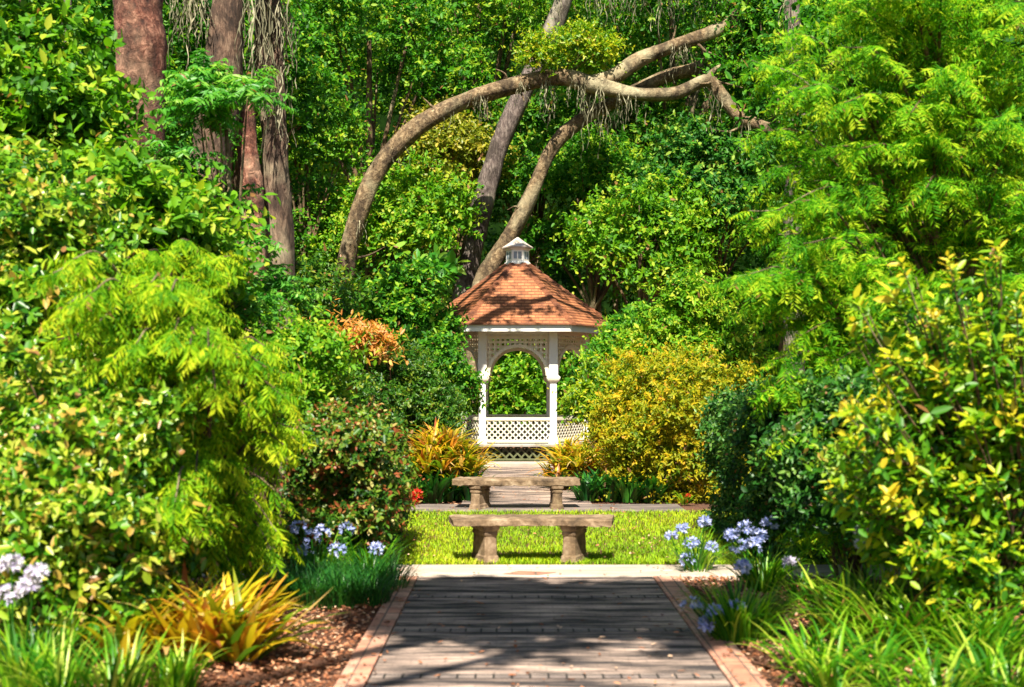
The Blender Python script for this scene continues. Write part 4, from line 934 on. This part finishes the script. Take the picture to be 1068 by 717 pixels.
agapanthus('agapanthus with lavender flower heads leaning over the right brick border', 194, 772, 7.6, 150, ((722,634,-.05),(745,640,-.1),(768,636,-.05),(736,652,-.15),(775,593,.1)), (0.3,0.5), sz=0.055, spread=0.2, tone=0.38)
agapanthus('agapanthus with a single pinkish white flower head over the mulch', 195, 838, 8.9, 40, ((825,588,0),), (0.2,0.35), mat='white', sz=0.055)
agapanthus('agapanthus with one white flower head rising behind the lilies on the right', 196, 912, 8.3, 60, ((900,568,0),(898,556,.05)), (0.35,0.5), mat='white', sz=0.04)

# =================================================================== RIGHT FOREGROUND
rng = RG(200)
for i, (px, Y, lab, ln) in enumerate(((880, 7.6, 'sunlit lily clump with long pale green leaves beside the mulch', (0.4,0.7)), (935, 7.3, 'lily clump with arching bright leaves at the centre of the right border', (0.45,0.75)),
        (990, 7.0, 'dark green lily clump right of the sunlit one', (0.4,0.65)), (1045, 6.8, 'green lily clump at the right edge of the picture', (0.4,0.65)), (850, 6.75, 'low grassy lily clump at the bottom beside the brick border', (0.28,0.46)),
        (900, 6.35, 'low lily clump at the bottom of the right border', (0.3,0.5)), (960, 6.1, 'lily clump at the bottom edge right of the mulch', (0.3,0.5)), (1030, 5.9, 'lily clump in the bottom right corner', (0.35,0.55)), (1000, 8.0, 'lily clump under the yellow-green shoots at the back of the right border', (0.4,0.65)))):
    c = (X(px,Y), Y)
    strap_plant('lily_plant', lab, 'plant', 201+i, c, [(rng.normal(0,0.10), rng.normal(0,0.10), dict(n=34, spread=0.10, L=ln, W=(0.018,0.034), a0=(0.1,0.8), a1=(1.0,2.3), tone=0.62 if i in (0,1) else 0.42)) for _ in range(3)], 'strap')

# feathery conifer
rng = RG(220); Yc = 10.2; cb = np.array([X(1015,Yc), Yc+0.6, 0]); brs = []
fixed = [((980,330),(788,72)), ((1000,240),(830,58)), ((1010,420),(792,235)), ((1000,160),(872,-5)), ((1000,470),(765,310)), ((960,420),(822,168)), ((1010,120),(905,10)), ((930,400),(774,300)), ((920,440),(782,352)), ((930,480),(800,395)), ((950,380),(812,262)), ((960,470),(838,350)), ((900,350),(812,235)), ((940,500),(850,430)), ((980,300),(850,180)), ((970,260),(846,140))]*2
for (a, b) in fixed:
    p0 = P(*a, Yc+0.2); j_ = rng.normal(0, 0.10, 3); brs.append(arch_branch(p0+j_, P(*b, Yc-0.5)+j_*1.5, 0.16, rng))
for i in range(150):
    py = rng.uniform(-60, 560); lo = 775 + 0.15*abs(py-250)
    tip = P(rng.uniform(lo, 1100), py, Yc + rng.uniform(-1.2, 0.5)); z0 = tip[2] - rng.uniform(0.2, 1.2)
    p0 = cb + np.array([rng.normal(0,0.08), rng.normal(0,0.08), max(0.3, z0)])
    p0 = p0*0.55 + tip*0.45 - [0,0,0.25] if rng.random() < 0.5 else p0
    p0[2] = max(p0[2], 0.15)
    brs.append(arch_branch(p0, tip, 0.15, rng))
plume_tree('conifer_tree', 'feathery bright green conifer with arching plumes filling the right side', 220, cb, brs, 'conifer', 28, (0.080,0.012), 0.42, 38, 0.35,
           trunk=[([cb, cb+[0.05,0,3], cb+[0,0,7]], [0.14,0.10,0.05])], droop=0.34, tone=0.60)
shrub('leafy_shrub', 'dark glossy shrub between the dark hedge and the yellow-green shoots, behind the lilies', 'shrub', 221, P(888,505,9.3), (0.55,0.5,0.80), 'darkhedge', (0.06,0.03), 1900, 10, 46, 0.24, 0.2, tone=0.52)

# big leaved bush at right
def shoot_bush():
    Y = 7.3; rng = RG(222); base = np.array([X(1060,Y), Y+0.3, 0]); root = empty('broadleaf_shrub', 'yellow-green broad leaved shrub with upright shoots at the right edge', 'shrub', base)
    arr = []; items = []
    tips = [(898,352),(940,300),(890,425),(930,380),(965,330),(1000,290),(1040,285),(900,470),(945,440),(985,400),(1020,350),(1060,320),(885,505),(930,520),(970,490),(1010,450),(1050,400),(910,560),(955,570),(1000,540),(1040,500),(1075,450),(975,600),(1020,590),(1060,560),(1085,370),(1010,510),(920,420),(960,370)]
    for j, (px, py) in enumerate(tips*5):
        q = P(px + rng.normal(0,12)*(j>=len(tips)), py + rng.normal(0,16)*(j>=len(tips)), Y + rng.uniform(-0.45, 0.45)); s0 = base + [rng.normal(0,0.08)-0.1, rng.normal(0,0.08), rng.uniform(0.1,0.4)]
        mid = s0*0.45+q*0.55+np.array([0.12,0,-0.02]); path = catmull([s0, mid, q], 8); items.append(([s0, mid, q],[0.012,0.009,0.004]))
        B = path[6:-2:2] if j < len(tips) else path[8:-2:2]; D = unit(np.gradient(path, axis=0)[6:-2:2] if j < len(tips) else np.gradient(path, axis=0)[8:-2:2]); n = len(B)
        B = np.repeat(B, 2, 0); D = np.repeat(D, 2, 0); n *= 2
        side = unit(D*0.7 + rng.normal(0,0.6,(n,3)) + UP*0.2)
        arr.append(shoots(rng, B, side, 0.18*rng.uniform(0.7,1.3,n), 7, 0.085, 0.037, 'spiral', 0.05, 0.62, tone=0.42))
        arr.append(shoots(rng, q[None]-D[-1:]*0.10, D[-1:], np.array([0.16]), 10, 0.082, 0.034, 'spiral', 0.0, 0.60, tone=0.62))
    leaves_obj('foliage', arr, G['bigyellow'], root, 'leaf'); tubes('stems', items, BARK['twig'], root, 5, cat=6)
shoot_bush()
shrub('camellia_shrub', 'dark glossy shrub behind the yellow-green shoots at the right edge', 'shrub', 223, P(1035,500,8.2), (0.8,0.5,0.85), 'camellia', (0.072,0.038), 2000, 9, 56, 0.20, 0.22, tone=0.46, fill=(0.45,1.15))
